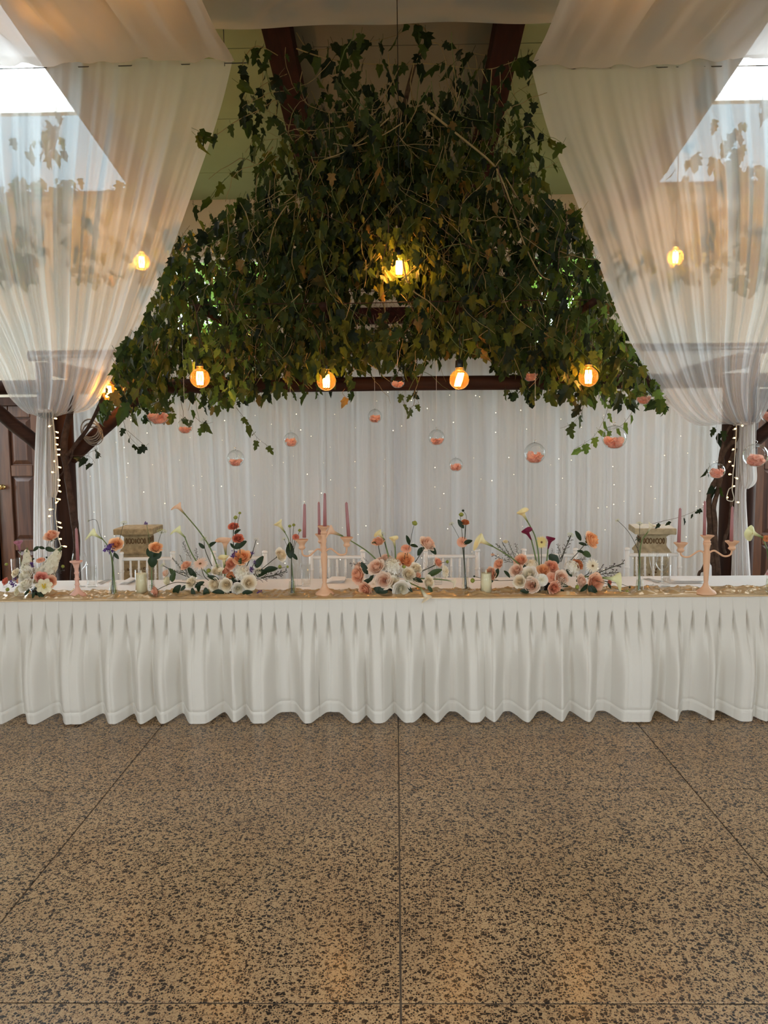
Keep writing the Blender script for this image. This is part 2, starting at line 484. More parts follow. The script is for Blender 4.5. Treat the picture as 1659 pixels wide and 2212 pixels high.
# floor: grout bed and terrazzo slabs
b = MB(); b.box((-HX - .1, HY0 - .1, -.12), (HX + .1, HY1 + .3, -.0042))
floor = struct('floor', b, M['grout'], 'polished terrazzo floor of large slabs with narrow joints', 'floor')
TS = 1.425
tb = MB(); tb.box((-TS / 2 + .0034, -TS / 2 + .0034, -.0041), (TS / 2 - .0034, TS / 2 - .0034, 0), bev=.0008)
tmesh = tb.mesh('tile', M['terrazzo'], False)
for j in range(-6, 5):
    for i in range(-4, 4):
        link('tile', tmesh, floor, (TS * (i + .5), 2.18 + TS * (j + .5), 0))

def wall_boxes(b, a0, a1, z0, z1, holes, mk):
    """fill a wall rectangle around holes (a,b,z,z) with boxes; mk(a0,a1,z0,z1) adds a box"""
    xs = sorted({a0, a1, *[h[0] for h in holes], *[h[1] for h in holes]})
    for p, q in zip(xs, xs[1:]):
        hs = sorted([h for h in holes if h[0] <= p and h[1] >= q], key=lambda h: h[2])
        z = z0
        for h in hs:
            if h[2] > z:
                mk(p, q, z, h[2])
            z = h[3]
        if z < z1:
            mk(p, q, z, z1)

DL, DR = (-4.47, -3.50), (3.88, 4.85)
WL, WR = (-2.46, -1.30), (1.30, 2.22)
WZ = (2.40, 3.70)
b = MB()
wall_boxes(b, -HX, HX, -.1, ceil_z(HY1) + .1, [(*DL, -.1, 2.14), (*DR, -.1, 2.14), (*WL, *WZ), (*WR, *WZ)], lambda p, q, z, y: b.box((p, HY1, z), (q, HY1 + .16, y)))
struct('wall_back', b, M['cream_wall'], 'cream boarded end wall behind the vine pergola', 'wall')
b = MB(); b.box((-1.40, HY1 - .07, 2.95), (1.40, HY1, 3.12), bev=.006)
struct('trim_1', b, M['rafter'], 'dark red timber beam across the cream end wall', 'trim')
b = MB()
for z in (3.30, 3.72):
    b.box((-1.40, HY1 - .006, z), (1.40, HY1, z + .008))
struct('trim_2', b, M['rafter'], 'thin dark board joints on the cream end wall', 'trim')

SW = [(-3.4, -1.2), (5.95, 8.3)]  # the pair beside the pergola is added unseen to brighten the backdrop
SZ = (.5, 3.7)
for nm, sx in (('wall_left', -1), ('wall_right', 1)):
    b = MB()
    wall_boxes(b, HY0, HY1 + .16, -.1, 6.8, [(*s, *SZ) for s in SW], lambda p, q, z, y: b.box((sx * HX, p, z), (sx * (HX + .16), q, y)))
    struct(nm, b, M['hall_wall'], 'plain pale %s side wall of the hall with tall windows' % nm.split('_')[1], 'wall')
b = MB()
RW = (-1.6, 1.6)
wall_boxes(b, -HX, HX, -.1, 6.8, [(*RW, .1, 3.4)], lambda p, q, z, y: b.box((p, HY0 - .16, z), (q, HY0, y)))
struct('wall_front', b, M['hall_wall'], 'pale hall wall with wide glazed opening', 'wall')

wn = [0]
def window(axis, a0, a1, z0, z1, c, nx=2, nz=2, label='white framed window'):
    """axis 'y': pane in the XZ plane at y=c; 'x': pane in the YZ plane at x=c"""
    wn[0] += 1
    P = (lambda u, d, z: (u, c + d, z)) if axis == 'y' else (lambda u, d, z: (c + d, u, z))
    f = MB(); t = .05
    for (p, q, z, y) in ((a0, a0 + t, z0, z1), (a1 - t, a1, z0, z1), (a0 + t, a1 - t, z0, z0 + t), (a0 + t, a1 - t, z1 - t, z1)):
        f.box(P(p, -.03, z), P(q, .03, y))
    o = struct('window_%d' % wn[0], f, M['white_frame'], label, 'window')
    for i in range(1, nx):
        u = a0 + (a1 - a0) * i / nx
        part('mullion', MB().box(P(u - .018, -.02, z0 + t), P(u + .018, .02, z1 - t)), M['white_frame'], o, False)
    for i in range(nx):
        for j in range(nz):
            u0, u1 = a0 + (a1 - a0) * i / nx, a0 + (a1 - a0) * (i + 1) / nx
            y0, y1 = z0 + (z1 - z0) * j / nz, z0 + (z1 - z0) * (j + 1) / nz
            if j:
                part('transom', MB().box(P(u0 + .04, -.017, y0 - .015), P(u1 - .04, .017, y0 + .015)), M['white_frame'], o, False)
            g = MB().add([P(u0 + .02, 0, y0 + .02), P(u1 - .02, 0, y0 + .02), P(u1 - .02, 0, y1 - .02), P(u0 + .02, 0, y1 - .02)], [(0, 1, 2, 3)])
            part('pane', g, M['pane'], o, False)
window('y', *WL, *WZ, HY1 + .08, 2, 2, 'window high in the end wall behind the vine, beside the knobbed door')
window('y', *WR, *WZ, HY1 + .08, 2, 2, 'window high in the end wall behind the vine, on the side of the twisted vine trunks')
for s in SW:
    for sx in (-1, 1):
        window('x', *s, *SZ, sx * (HX + .08), 2, 3, 'tall unseen hall window in the %s side wall' % ('left' if sx < 0 else 'right'))
        portal('daylight_portal', (sx * (HX + .12), (s[0] + s[1]) / 2, sum(SZ) / 2), s[1] - s[0], SZ[1] - SZ[0], (-sx, 0, 0))
window('y', *RW, .1, 3.4, HY0 - .08, 5, 2, 'wide glazed opening in the hall wall')
portal('daylight_portal', (0, HY0 - .12, 1.75), 3.2, 3.3, (0, 1, 0))
for W_ in (WL, WR):
    portal('daylight_portal', (sum(W_) / 2, HY1 + .13, sum(WZ) / 2), W_[1] - W_[0], WZ[1] - WZ[0], (0, -1, 0))

# sloping ceiling: sheets between dark rafters, a skylight on each side
RAFT = [-4.36, -2.54, -.825, .835, 2.54, 4.36]
SK2 = (-2.8, .2)  # unseen skylight pair added behind the camera to brighten the near floor
SKY_Y, SKX, SKY2 = (5.5, 6.95), 4.26, 8.42
def slab(b, x0, x1, y0, y1, t=.03, off=0):
    v = []
    for dz in (off, t + off):
        for x, y in ((x0, y0), (x1, y0), (x1, y1), (x0, y1)):
            v.append((x, y, ceil_z(y) + dz))
    b.add(v, [(3, 2, 1, 0), (4, 5, 6, 7), (0, 1, 5, 4), (1, 2, 6, 5), (2, 3, 7, 6), (3, 0, 4, 7)])
b = MB()
xs = [-HX - .16, -SKX, -2.64, 2.64, SKX, HX + .16]
for k in range(5):
    if k in (1, 3):
        slab(b, xs[k], xs[k + 1], HY0 - .16, SK2[0], .06, .032); slab(b, xs[k], xs[k + 1], SK2[1], SKY_Y[0], .06, .032); slab(b, xs[k], xs[k + 1], SKY2, HY1 + .16, .06, .032)
    else:
        slab(b, xs[k], xs[k + 1], HY0 - .16, HY1 + .16, .06, .032)
ceiling = struct('ceiling', b, M['rafter'], 'sloping boarded ceiling between dark red rafters', 'ceiling')
rows = [HY0, -2.8, .2, 2.4, 4.3, 5.25, 6.15, 7.05, 7.95, HY1]
cols = [-HX] + RAFT + [HX]
for i in range(len(cols) - 1):
    for y0, y1 in zip(rows, rows[1:]):
        x0, x1 = cols[i], cols[i + 1]
        segs = [(x0, x1, y0, y1)]
        if i in (1, 5) and (y0, y1) == SK2:
            sk = (-SKX, -2.64) if i == 1 else (2.64, SKX)
            segs = [(x0, sk[0], y0, y1), (sk[1], x1, y0, y1)]
        elif i in (1, 5) and y1 > SKY_Y[0] + .01 and y0 < SKY2 - .01:
            sk = (-SKX, -2.64) if i == 1 else (2.64, SKX)
            segs = [(x0, sk[0], y0, y1), (sk[1], x1, y0, y1)]
            if y0 < SKY_Y[0] - .05:
                segs.append((sk[0], sk[1], y0, SKY_Y[0]))
            if y1 > SKY2 + .05:
                segs.append((sk[0], sk[1], SKY2, y1))
        for a in segs:
            if a[1] - a[0] > .03:
                q = MB(); slab(q, a[0] + .003, a[1] - .003, a[2] + .004, a[3] - .004, .03)
                part('ceiling_sheet', q, M['ceiling_mid'] if i == 3 else M['ceiling'], ceiling, False)
for x in RAFT:
    q = MB(); slab(q, x - .1, x + .1, HY0, HY1, .17, -.16)
    part('rafter', q, M['rafter'], ceiling, False)
for k, (x0, x1) in enumerate(((-SKX, -2.64), (2.64, SKX))):
    q = MB()
    for a in ((x0, x0 + .05, *SKY_Y), (x1 - .05, x1, *SKY_Y), (x0, x1, SKY_Y[0], SKY_Y[0] + .05), (x0, x1, SKY_Y[1] - .05, SKY_Y[1])):
        slab(q, *a, .10, -.005)
    wn[0] += 1
    o = struct('window_%d' % wn[0], q, M['white_frame'], 'skylight in the sloping ceiling above the curtain by the %s' % ('knobbed door' if k == 0 else 'twisted vine trunks'), 'skylight')
    for y0, y1 in ((SKY_Y[0], sum(SKY_Y) / 2), (sum(SKY_Y) / 2, SKY_Y[1])):
        g = MB().add([(x, y, ceil_z(y) + .07) for x, y in ((x0, y0), (x1, y0), (x1, y1), (x0, y1))], [(0, 1, 2, 3)])
        part('pane', g, M['pane'], o, False)
    g = MB().add([(x, y, ceil_z(y) + .07) for x, y in ((x0, SKY_Y[1]), (x1, SKY_Y[1]), (x1, SKY2), (x0, SKY2))], [(0, 1, 2, 3)])
    part('frosted_pane', g, M['milky'], o, False)
    yc = sum(SKY_Y) / 2
    portal('daylight_portal', ((x0 + x1) / 2, yc, ceil_z(yc) + .15), x1 - x0, SKY_Y[1] - SKY_Y[0], (0, -CS, -1))
    wn[0] += 1
    q = MB()
    for a in ((x0, x0 + .05, *SK2), (x1 - .05, x1, *SK2), (x0, x1, SK2[0], SK2[0] + .05), (x0, x1, SK2[1] - .05, SK2[1])):
        slab(q, *a, .10, -.005)
    o = struct('window_%d' % wn[0], q, M['white_frame'], 'unseen added skylight high above the hall floor on the %s' % ('left' if k == 0 else 'right'), 'skylight')
    part('pane', MB().add([(x, y, ceil_z(y) + .07) for x, y in ((x0, SK2[0]), (x1, SK2[0]), (x1, SK2[1]), (x0, SK2[1]))], [(0, 1, 2, 3)]), M['pane'], o, False)
    yc = sum(SK2) / 2
    portal('daylight_portal', ((x0 + x1) / 2, yc, ceil_z(yc) + .15), x1 - x0, SK2[1] - SK2[0], (0, -CS, -1))

# timber doors in the end wall
def door(n, x0, x1, knob_side, label):
    y = HY1 + .02
    b = MB(); b.box((x0 - .07, HY1 - .03, 0), (x0, HY1 + .16, 2.2)); b.box((x1, HY1 - .03, 0), (x1 + .07, HY1 + .16, 2.2)); b.box((x0 - .07, HY1 - .03, 2.12), (x1 + .07, HY1 + .16, 2.21))
    o = struct('door_%d' % n, b, M['post'], label, 'door')
    part('leaf', MB().box((x0, y + .03, 0), (x1, y + .05, 2.12)), M['door_dark'], o, False)
    xm = (x0 + x1) / 2
    for a in ((x0, x0 + .17), (xm - .07, xm + .07), (x1 - .17, x1)):
        part('stile', MB().box((a[0] + .002, y, 0), (a[1] - .002, y + .03, 2.12), bev=.006), M['door'], o, False)
    rails = ((0, .13), (.50, .62), (1.335, 1.46), (1.99, 2.12))
    for h in ((x0 + .17, xm - .07), (xm + .07, x1 - .17)):
        for z in rails:
            part('rail', MB().box((h[0], y + .002, z[0]), (h[1], y + .03, z[1]), bev=.006), M['door'], o, False)
        for z0, z1 in zip([r[1] for r in rails], [r[0] for r in rails[1:]]):
            i = .055
            v = [(h[0], y + .028, z0), (h[1], y + .028, z0), (h[1], y + .028, z1), (h[0], y + .028, z1),
                 (h[0] + .012, y + .028, z0 + .012), (h[1] - .012, y + .028, z0 + .012), (h[1] - .012, y + .028, z1 - .012), (h[0] + .012, y + .028, z1 - .012),
                 (h[0] + i, y + .008, z0 + i), (h[1] - i, y + .008, z0 + i), (h[1] - i, y + .008, z1 - i), (h[0] + i, y + .008, z1 - i)]
            f = [(8, 9, 10, 11)]
            for k in range(4):
                j = (k + 1) % 4
                f += [(k, j, 4 + j, 4 + k), (4 + k, 4 + j, 8 + j, 8 + k)]
            part('panel', MB().add(v, f), M['door_dark'], o, False)
    kx = x0 + .07 if knob_side < 0 else x1 - .07
    q = MB().lathe([(.03, 0), (.03, .006), (.012, .012), (.010, .035), (.024, .045), (.030, .06), (.024, .074), (0, .08)], 16, M=Matrix.Translation((kx, y, 1.22)) @ toZ((0, -1, 0)))
    part('knob', q, M['brass'], o, label='round brass knob')
door(1, *DL, -1, 'dark stained panelled timber door with round brass knob')
door(2, *DR, 1, 'dark stained panelled timber door behind the white curtain tail and candelabra')

# ground and garden outside the end-wall windows
b = MB(); b.box((-40, -40, -.5), (40, 60, -.2))
struct('ground', b, M['lawn'], 'garden ground outside the hall', 'ground')

# ================================================================== pergola
pg = thing('pergola', 'dark log pergola carrying the leafy vine behind the long table', 'pergola', (0, 5.9, 0))
def plog(name, a, b_, r, n=12, mt='log'):
    a, b_ = Vector(a) - Vector((0, 5.9, 0)), Vector(b_) - Vector((0, 5.9, 0))
    pts, rr = [], []
    for k in range(13):
        t = k / 12
        p = a.lerp(b_, t)
        p.z += .008 * ns(t * 5, a.x * 3, 1.3); p.x += .006 * ns(t * 4, a.y, 7.7)
        pts.append(p); rr.append(r * (1 + .06 * ns(t * 6, a.x, a.z)))
    return part(name, MB().tube(pts, rr, n), M[mt], pg)
PX = 2.575
for sx in (-1, 1):
    plog('post', (sx * PX, 5.92, 0), (sx * PX, 5.92, 2.08), .088, 14, 'post')
    if sx < 0:
        plog('brace', (sx * (PX - .06), 5.92, 1.58), (sx * (PX - .66), 5.92, 2.10), .052)
    plog('brace', (sx * (PX + .06), 5.92, 1.58), (sx * (PX + .66), 5.92, 2.10), .052)
    plog('side_beam', (sx * PX, 5.8, 2.26), (sx * PX, 8.1, 2.26), .06)
    plog('back_post', (sx * 3.25, 7.15, 0), (sx * 3.25, 7.15, 2.44), .07, 12, 'post')
plog('front_beam', (-3.35, 5.92, 2.132), (3.35, 5.92, 2.118), .056)
plog('back_beam', (-3.35, 7.1, 2.50), (3.35, 7.1, 2.49), .05)
for x in (-1.26, -.46, .44, 1.27):
    plog('crossbeam', (x, 5.02, 2.56), (x, 7.2, 2.60), .024)
plog('hanging_wire', (-1.34, 5.1, 2.59), (1.34, 5.1, 2.59), .003, 5)

# ================================================================== sheer backdrop
def backdrop(x0, x1, seed, label):
    Yb, zt = 6.9, 2.455
    rr = random.Random(seed)
    W = x1 - x0
    fr = [(rr.uniform(3.0, 7.5), rr.uniform(0, 9), rr.uniform(.010, .022)) for _ in range(4)] + [(rr.uniform(11, 24), rr.uniform(0, 9), rr.uniform(.004, .008)) for _ in range(5)]
    def off(x, z):
        d = 0
        wob = .03 * ns(x * .7, z * .5, seed)
        for f, p, a in fr:
            d += a * math.sin((x + wob) * f * 2 * PI / 1.0 * (1 + .04 * ns(x * .8, seed)) + p)
        d += .05 * ns(x * 2.3, z * .15, seed * 3)
        return d * (.35 + .65 * smooth(zt, zt - .9, z))
    n = int(W / .011)
    b = MB().grid(lambda u, v: (x0 + W * u, Yb + off(x0 + W * u, zt - v * (zt - .012)), zt - v * (zt - .012)), n, 14)
    o = link('backdrop_curtain', b.mesh('backdrop_curtain', M['backdrop']), loc=(0, 0, 0))
    tag(o, label, 'curtain', 'sheer backdrop curtains')
    return o
backdrop(-2.98, .04, 3, 'white sheer backdrop curtain panel behind the carved brown pedestal')
backdrop(-.02, 3.12, 5, 'white sheer backdrop curtain panel behind the twisted vine trunks')
r = thing('curtain_rail', 'thin steel rail carrying the sheer backdrop curtain', 'curtain rail', (0, 6.9, 2.46))
part('rail', MB().tube([(-3.25, 0, .014), (3.25, 0, .014)], .012, 8), M['rod'], r)
for sx in (-1, 1):
    part('bracket', MB().box((sx * 3.2 - .015, 0, .002), (sx * 3.2 + .015, .2, .03)), M['rod'], r, False)

# fairy lights on the backdrop
fl = thing('fairy_light_curtain', 'net of tiny warm fairy lights hung over the sheer backdrop', 'fairy lights', (0, 6.80, 0))
wb, lb = MB(), MB()
for k in range(30):
    x = -2.85 + k * .197 + R.uniform(-.03, .03)
    pts = [(x + .02 * ns(z * .9, k), -.012 + .02 * ns(z, k, 4), 2.42 - .14 * z) for z in range(17)]
    wb.tube(pts, .0012, 3, caps=False)
    for z in range(2, 17):
        if R.random() < .45:
            p = Vector(pts[z]) + Vector((R.uniform(-.09, .09), -.01, R.uniform(-.08, .08)))
            s_ = R.choice([.0026, .003, .004])
            lb.lathe([(0, -s_), (s_, 0), (0, s_)], 6, M=Matrix.Translation(p))
part('wire', wb, M['cord_clear'], fl)
o = part('bulb', lb, M['fairy'], fl); o['kind'] = 'stuff'

# ================================================================== gathered side curtains
def side_curtain(name, inner, outer, Yc, nf, seed, label, flat):
    inn = catmull([Vector((p[0], p[1], 0)) for p in inner], 6)
    out = catmull([Vector((p[0], p[1], 0)) for p in outer], 6)
    nu, nv = 230, 64
    verts = []
    rr = random.Random(seed)
    ph = [rr.uniform(0, 6.28) for _ in range(6)]
    def fn(u, v):
        a, c = lerp_path(inn, v), lerp_path(out, v)
        # pull the cloth together at the tie, spread at the rod
        uu = u
        p = a.lerp(c, uu)
        wpx = (a - c).length
        g = smooth(.5, 1.0, v)
        fold = math.sin(u * nf * 2 * PI + ph[0] + 2.6 * ns(u * 5, seed)) + .6 * math.sin(u * nf * 2.3 * 2 * PI + ph[1] + 2.2 * ns(u * 7, v * .8, seed)) + .22 * math.sin(u * nf * 5.1 * 2 * PI + ph[2] + 2 * ns(u * 9, seed, 5))
        fold *= .55 + .9 * max(0, .5 + ns(u * 6.5, v * .5, seed + 9))
        env = .35 + .65 * smooth(flat[0], flat[1], u) if flat else 1
        amp = (.016 + .030 * smooth(0, .35, v) * (1 - .45 * g)) * (env + g * (1 - env))
        Y = Yc + amp * fold
        Y -= .16 * math.sin(PI * smooth(.35, 1.0, v)) * math.sin(PI * (.1 + .8 * u)) 
        Y += .10 * smooth(.55, 1, v)
        # lobes of the gathered bottom
        py = p.y
        if v > .9:
            py += 7 * math.sin(PI * (v - .9) / .1) * math.cos(2 * PI * (u - .5))
        return at(p.x, py, Y)
    b = MB().grid(fn, nu, nv)
    o = link(name, b.mesh(name, M['sheer']))
    return tag(o, label, 'curtain', 'gathered side curtains')
side_curtain('gathered_curtain',
    [(503, 128), (482, 215), (456, 300), (428, 380), (400, 460), (362, 565), (330, 640), (298, 712), (262, 776), (232, 835), (198, 882), (160, 900), (114, 890)],
    [(-330, 118), (-290, 300), (-220, 480), (-140, 620), (-70, 710), (-25, 770), (0, 815), (22, 862), (45, 890), (66, 901), (86, 890)],
    5.62, 8, 4, 'sheer white curtain tied to the post beside the knobbed door', (.0, .35))
side_curtain('gathered_curtain',
    [(1147, 142), (1185, 285), (1243, 430), (1290, 560), (1340, 690), (1390, 792), (1440, 868), (1486, 910), (1530, 926), (1592, 916)],
    [(1990, 100), (1960, 300), (1900, 480), (1830, 620), (1770, 700), (1720, 770), (1686, 830), (1664, 880), (1640, 916), (1628, 916)],
    5.62, 8, 9, 'sheer white curtain tied to the post beside the twisted vine trunks', (.25, .5))
def tail(left, right, Yc, seed, nf, name, label, zend=None):
    L_ = catmull([Vector((p[0], p[1], 0)) for p in left], 4); R_ = catmull([Vector((p[0], p[1], 0)) for p in right], 4)
    def fn(u, v):
        a, c = lerp_path(L_, v), lerp_path(R_, v)
        p = a.lerp(c, u)
        return at(p.x, p.y, Yc + .022 * math.sin(u * nf * 2 * PI + seed) + .012 * math.sin(u * nf * 4.7 * PI + 2 * seed) + .03 * ns(u * 3, v * 2, seed))
    b = MB().grid(fn, 60, 30)
    return b
def zpx(px, Yc, z):
    lo, hi = 900, 2200
    for _ in range(40):
        m_ = (lo + hi) / 2
        if at(px, m_, Yc).z > z: lo = m_
        else: hi = m_
    return lo
for nm, lab, Ls, Rs, lp in (
    ('curtain_tail', 'white fabric tail hanging from the tied curtain in front of the knobbed door',
     [(80, 884), (76, 960), (73, 1060), (72, 1150), (72, 1250), (70, zpx(70, 5.74, .015))], [(113, 884), (112, 960), (112, 1060), (115, 1130), (120, 1240), (128, zpx(128, 5.74, .015))],
     ([(100, 886), (98, 960), (97, 1030), (100, 1072)], [(114, 886), (122, 960), (128, 1040), (121, 1076)])),
    ('curtain_tail', 'white fabric tail hanging from the tied curtain beside the vine trunks',
     [(1592, 910), (1590, 980), (1588, 1060), (1583, 1150), (1579, 1250), (1572, zpx(1572, 5.74, .015))], [(1622, 910), (1620, 1000), (1612, 1060), (1616, 1150), (1622, 1250), (1632, zpx(1632, 5.74, .015))],
     ([(1600, 912), (1598, 980), (1600, 1030), (1606, 1056)], [(1632, 912), (1632, 980), (1635, 1038), (1617, 1056)]))):
    t = thing(nm, lab, 'curtain', at((Ls[0][0] + Rs[0][0]) / 2, 890, 5.74) * Vector((1, 1, 0)) if False else (0, 5.74, 0))
    for pname, (a, c), yy, sd in (('tail', (Ls, Rs), 5.74, 3), ('loop', lp, 5.695, 5)):
        q = tail(a, c, yy, sd, 3 if pname == 'tail' else 2, nm, lab)
        q.v = [tuple(Vector(p) - Vector((0, 5.74, 0))) for p in q.v]
        part(pname, q, M['canopy'], t)
    tc_ = at((Ls[0][0] + Rs[0][0]) / 2, 890 if Ls[0][0] < 500 else 917, 5.70) - Vector((0, 5.74, 0))
    part('tie', MB().tube([tc_ + Vector((.06 * math.cos(a * PI / 8), .05 * math.sin(a * PI / 8) + .02, 0)) for a in range(17)], .008, 6), M['canopy'], t)
for (a, c, lab) in ((-4.9, -1.02, 'thin dark curtain rod above the curtain by the knobbed door'), (.90, 4.9, 'thin dark curtain rod above the curtain by the twisted trunks')):
    yv = 5.63
    za, zc = (4.315, 4.335) if a < 0 else (4.255, 4.255)
    r = thing('curtain_rod', lab, 'curtain rod', ((a + c) / 2, yv, za))
    part('rod', MB().tube([((a - c) / 2, 0, 0), ((c - a) / 2, 0, zc - za)], .004, 8), M['rod'], r)
    for t_ in (-.45, .46):
        x = (c - a) * t_
        part('hanger', MB().tube([(x, 0, 0), (x, 0, ceil_z(yv) - za + .0)], .004, 5), M['rod'], r)

# ================================================================== ceiling drapes
def drape(label, x0, x1, z_far, rise, seed, nf, amp, y_far=5.60, y_near=.9, sag_out=0, skew=0):
    rr = random.Random(seed); ph = [rr.uniform(0, 6.28) for _ in range(4)]
    def fn(u, v):
        Y = y_far + (y_near - y_far) * v
        x = x0 + (x1 - x0) * u + skew * v
        s = smooth(0, .12, v)
        f = 1.2 - 2.2 * abs(math.sin(u * nf * PI + ph[0] + 1.5 * ns(u * 5, v * .8, seed))) ** .7 + .7 * math.sin(u * nf * 1.7 * 2 * PI + ph[1] + v * 2 + 2 * ns(u * 4, seed)) + .5 * abs(math.sin(u * nf * 3.1 * PI + ph[2] + 2 * ns(u * 6, v, seed)))
        z = z_far + rise * v + amp * f * (.35 + .65 * s) * (1 if nf else 0) - sag_out * smooth(.25, 1, u) * math.sin(PI * min(1, v * 1.6)) + .03 * ns(u * 4, v * 5, seed + 3)
        z -= .10 * math.sin(PI * v) * s
        return (x, Y, min(z, ceil_z(Y) - .03))
    b = MB().grid(fn, 150, 50)
    o = link('ceiling_drape', b.mesh('ceiling_drape', M['canopy']))
    return tag(o, label, 'drape', 'ceiling drapes')
drape('white ceiling drape swagged above the curtain by the knobbed door', -1.10, -4.9, 4.345, .10, 3, 9, .032, sag_out=.10, skew=-.05)
drape('white ceiling drape swagged above the curtain by the twisted vine trunks', .955, 4.9, 4.268, .16, 6, 9, .032, sag_out=.06, skew=.05)
drape('flat white ceiling drape between the two swagged side drapes', -1.35, 1.30, 4.555, .18, 8, 0, 0.0)
# ================================================================== pendant bulbs and petal globes (positions first: the vine keeps clear of them)
BULBS = [  # px, py, depth, cord top z, label
    (432, 817, 5.05, 2.56, 'amber globe bulb hanging beside the two petal globes by the curtain near the knobbed door'),
    (705, 823, 5.15, 2.56, 'amber globe bulb hanging over the tall pink candelabra, below the vine'),
    (992, 820, 5.05, 2.56, 'amber globe bulb with tilted filament hanging before the log beam'),
    (1271, 814, 5.05, 2.56, 'amber globe bulb with exposed black socket hanging below the vine'),
    (862, 578, 5.20, None, 'brightest amber globe bulb hanging high inside the vine'),
    (234, 846, 5.75, 2.40, 'amber globe bulb half hidden beside the gathered curtain'),
    (306, 566, 6.30, None, 'amber bulb glowing through the gathered curtain by the knobbed door'),
    (1459, 556, 6.30, None, 'amber bulb glowing through the gathered curtain by the twisted trunks')]
GLOBES = [  # px, py, diameter px, depth, petal height fraction, label
    (341, 893, 50, 5.35, .42, 'large petal-filled glass globe below the vine near the cable coil'),
    (400, 921, 33, 5.45, .40, 'small petal-filled glass globe beside the large globe near the cable coil'),
    (509, 990, 37, 5.6, .36, 'petal globe hanging low above the peach calla lily'),
    (629, 950, 32, 5.6, .52, 'small petal globe hung between two bulbs before the sheer curtain'),
    (810, 899, 30, 5.6, .50, 'small petal globe hanging on a long thread under the log beam'),
    (859, 823, 31, 5.3, .38, 'small petal globe hanging in front of the log beam below the bright bulb'),
    (943, 945, 35, 5.6, .36, 'petal globe nearest the lowest small globe above the central arrangement'),
    (985, 1004, 30, 5.5, .52, 'lowest small petal globe over the central flower arrangement'),
    (1146, 808, 33, 5.4, .46, 'petal globe with standing petals hanging at the log beam'),
    (1155, 979, 46, 5.3, .48, 'large petal globe hanging above the yellow calla lily'),
    (1391, 859, 31, 5.5, .50, 'small petal globe under the vine beside the gathered curtain edge'),
    (1327, 945, 52, 5.2, .42, 'largest petal globe among the pale trailing vine tips'),
    (1548, 1017, 35, 5.45, .60, 'small petal globe in front of the twisted vine trunks'),
    (1632, 984, 51, 5.3, .45, 'large petal globe in front of the curtain tail by the twisted trunks'),
    (1664, 893, 40, 5.9, .55, 'petal globe hanging just behind the gathered curtain by the twisted trunks')]

# ================================================================== vine
def leaf_mesh(seed, lobes=1.0):
    rr = random.Random(seed)
    j = lambda: rr.uniform(-.035, .035)
    half = [(.14 + j(), -.10 + j()), (.44 * lobes + j(), .06 + j()), (.25 + j(), .25 + j()), (.50 * lobes + j(), .50 + j()), (.21 + j(), .55 + j()), (.20 * lobes + j(), .80 + j())]
    mid = [(0, 0), (0, .28), (0, .58), (0, 1.0)]
    def z(x, y):
        return .22 * abs(x) - .22 * y * y + .04 * math.sin(7 * x + 5 * y + seed)
    v = [(x, y, -.22 * y * y) for x, y in mid]
    f = []
    for sg in (1, -1):
        b = len(v)
        v += [(sg * x, y, z(x, y)) for x, y in half]
        a = [b + i for i in range(6)]
        q = [(0, a[0], a[1]), (0, a[1], a[2], 1), (1, a[2], a[3], a[4]), (1, a[4], 2), (2, a[4], a[5], 3)]
        f += q if sg > 0 else [tuple(reversed(k)) for k in q]
    m = MB().add(v, f)
    m.tube([(0, -.45, .12), (0, -.2, .03), (0, .02, 0)], .012, 3, caps=False)
    return m
LEAVES = [leaf_mesh(1, .82), leaf_mesh(2, .68), leaf_mesh(3, .92), leaf_mesh(4, .52)]
LEAF_MESHES = {}
def leaf_data(v, mi):
    if (v, mi) not in LEAF_MESHES:
        LEAF_MESHES[(v, mi)] = LEAVES[v].mesh('leaf', LM[mi], False)
    return LEAF_MESHES[(v, mi)]

def inpoly(x, y, P):
    c = False
    for i in range(len(P)):
        x1, y1 = P[i]; x2, y2 = P[i - 1]
        if (y1 > y) != (y2 > y) and x < (x2 - x1) * (y - y1) / (y2 - y1) + x1:
            c = not c
    return c
VPOLY = [(640, 70), (525, 100), (512, 180), (522, 262), (548, 330), (556, 400), (480, 448), (392, 474), (372, 540), (330, 640), (262, 752), (232, 830), (205, 890), (225, 925), (265, 915), (330, 900), (385, 905), (420, 935), (455, 920), (462, 885), (500, 872), (560, 858), (640, 850), (720, 848), (742, 800), (756, 858), (770, 800), (850, 790), (872, 880), (905, 880), (915, 790), (1000, 772), (1060, 775), (1090, 850), (1160, 858), (1290, 862), (1330, 862), (1400, 875), (1446, 890), (1452, 865), (1392, 792), (1336, 690), (1290, 565), (1262, 480), (1236, 442), (1185, 420), (1150, 330), (1118, 262), (1140, 185), (1162, 150), (1110, 90), (1000, 66), (870, 48)]
OPENING = [(745, 598), (840, 625), (905, 640), (890, 700), (760, 712)]
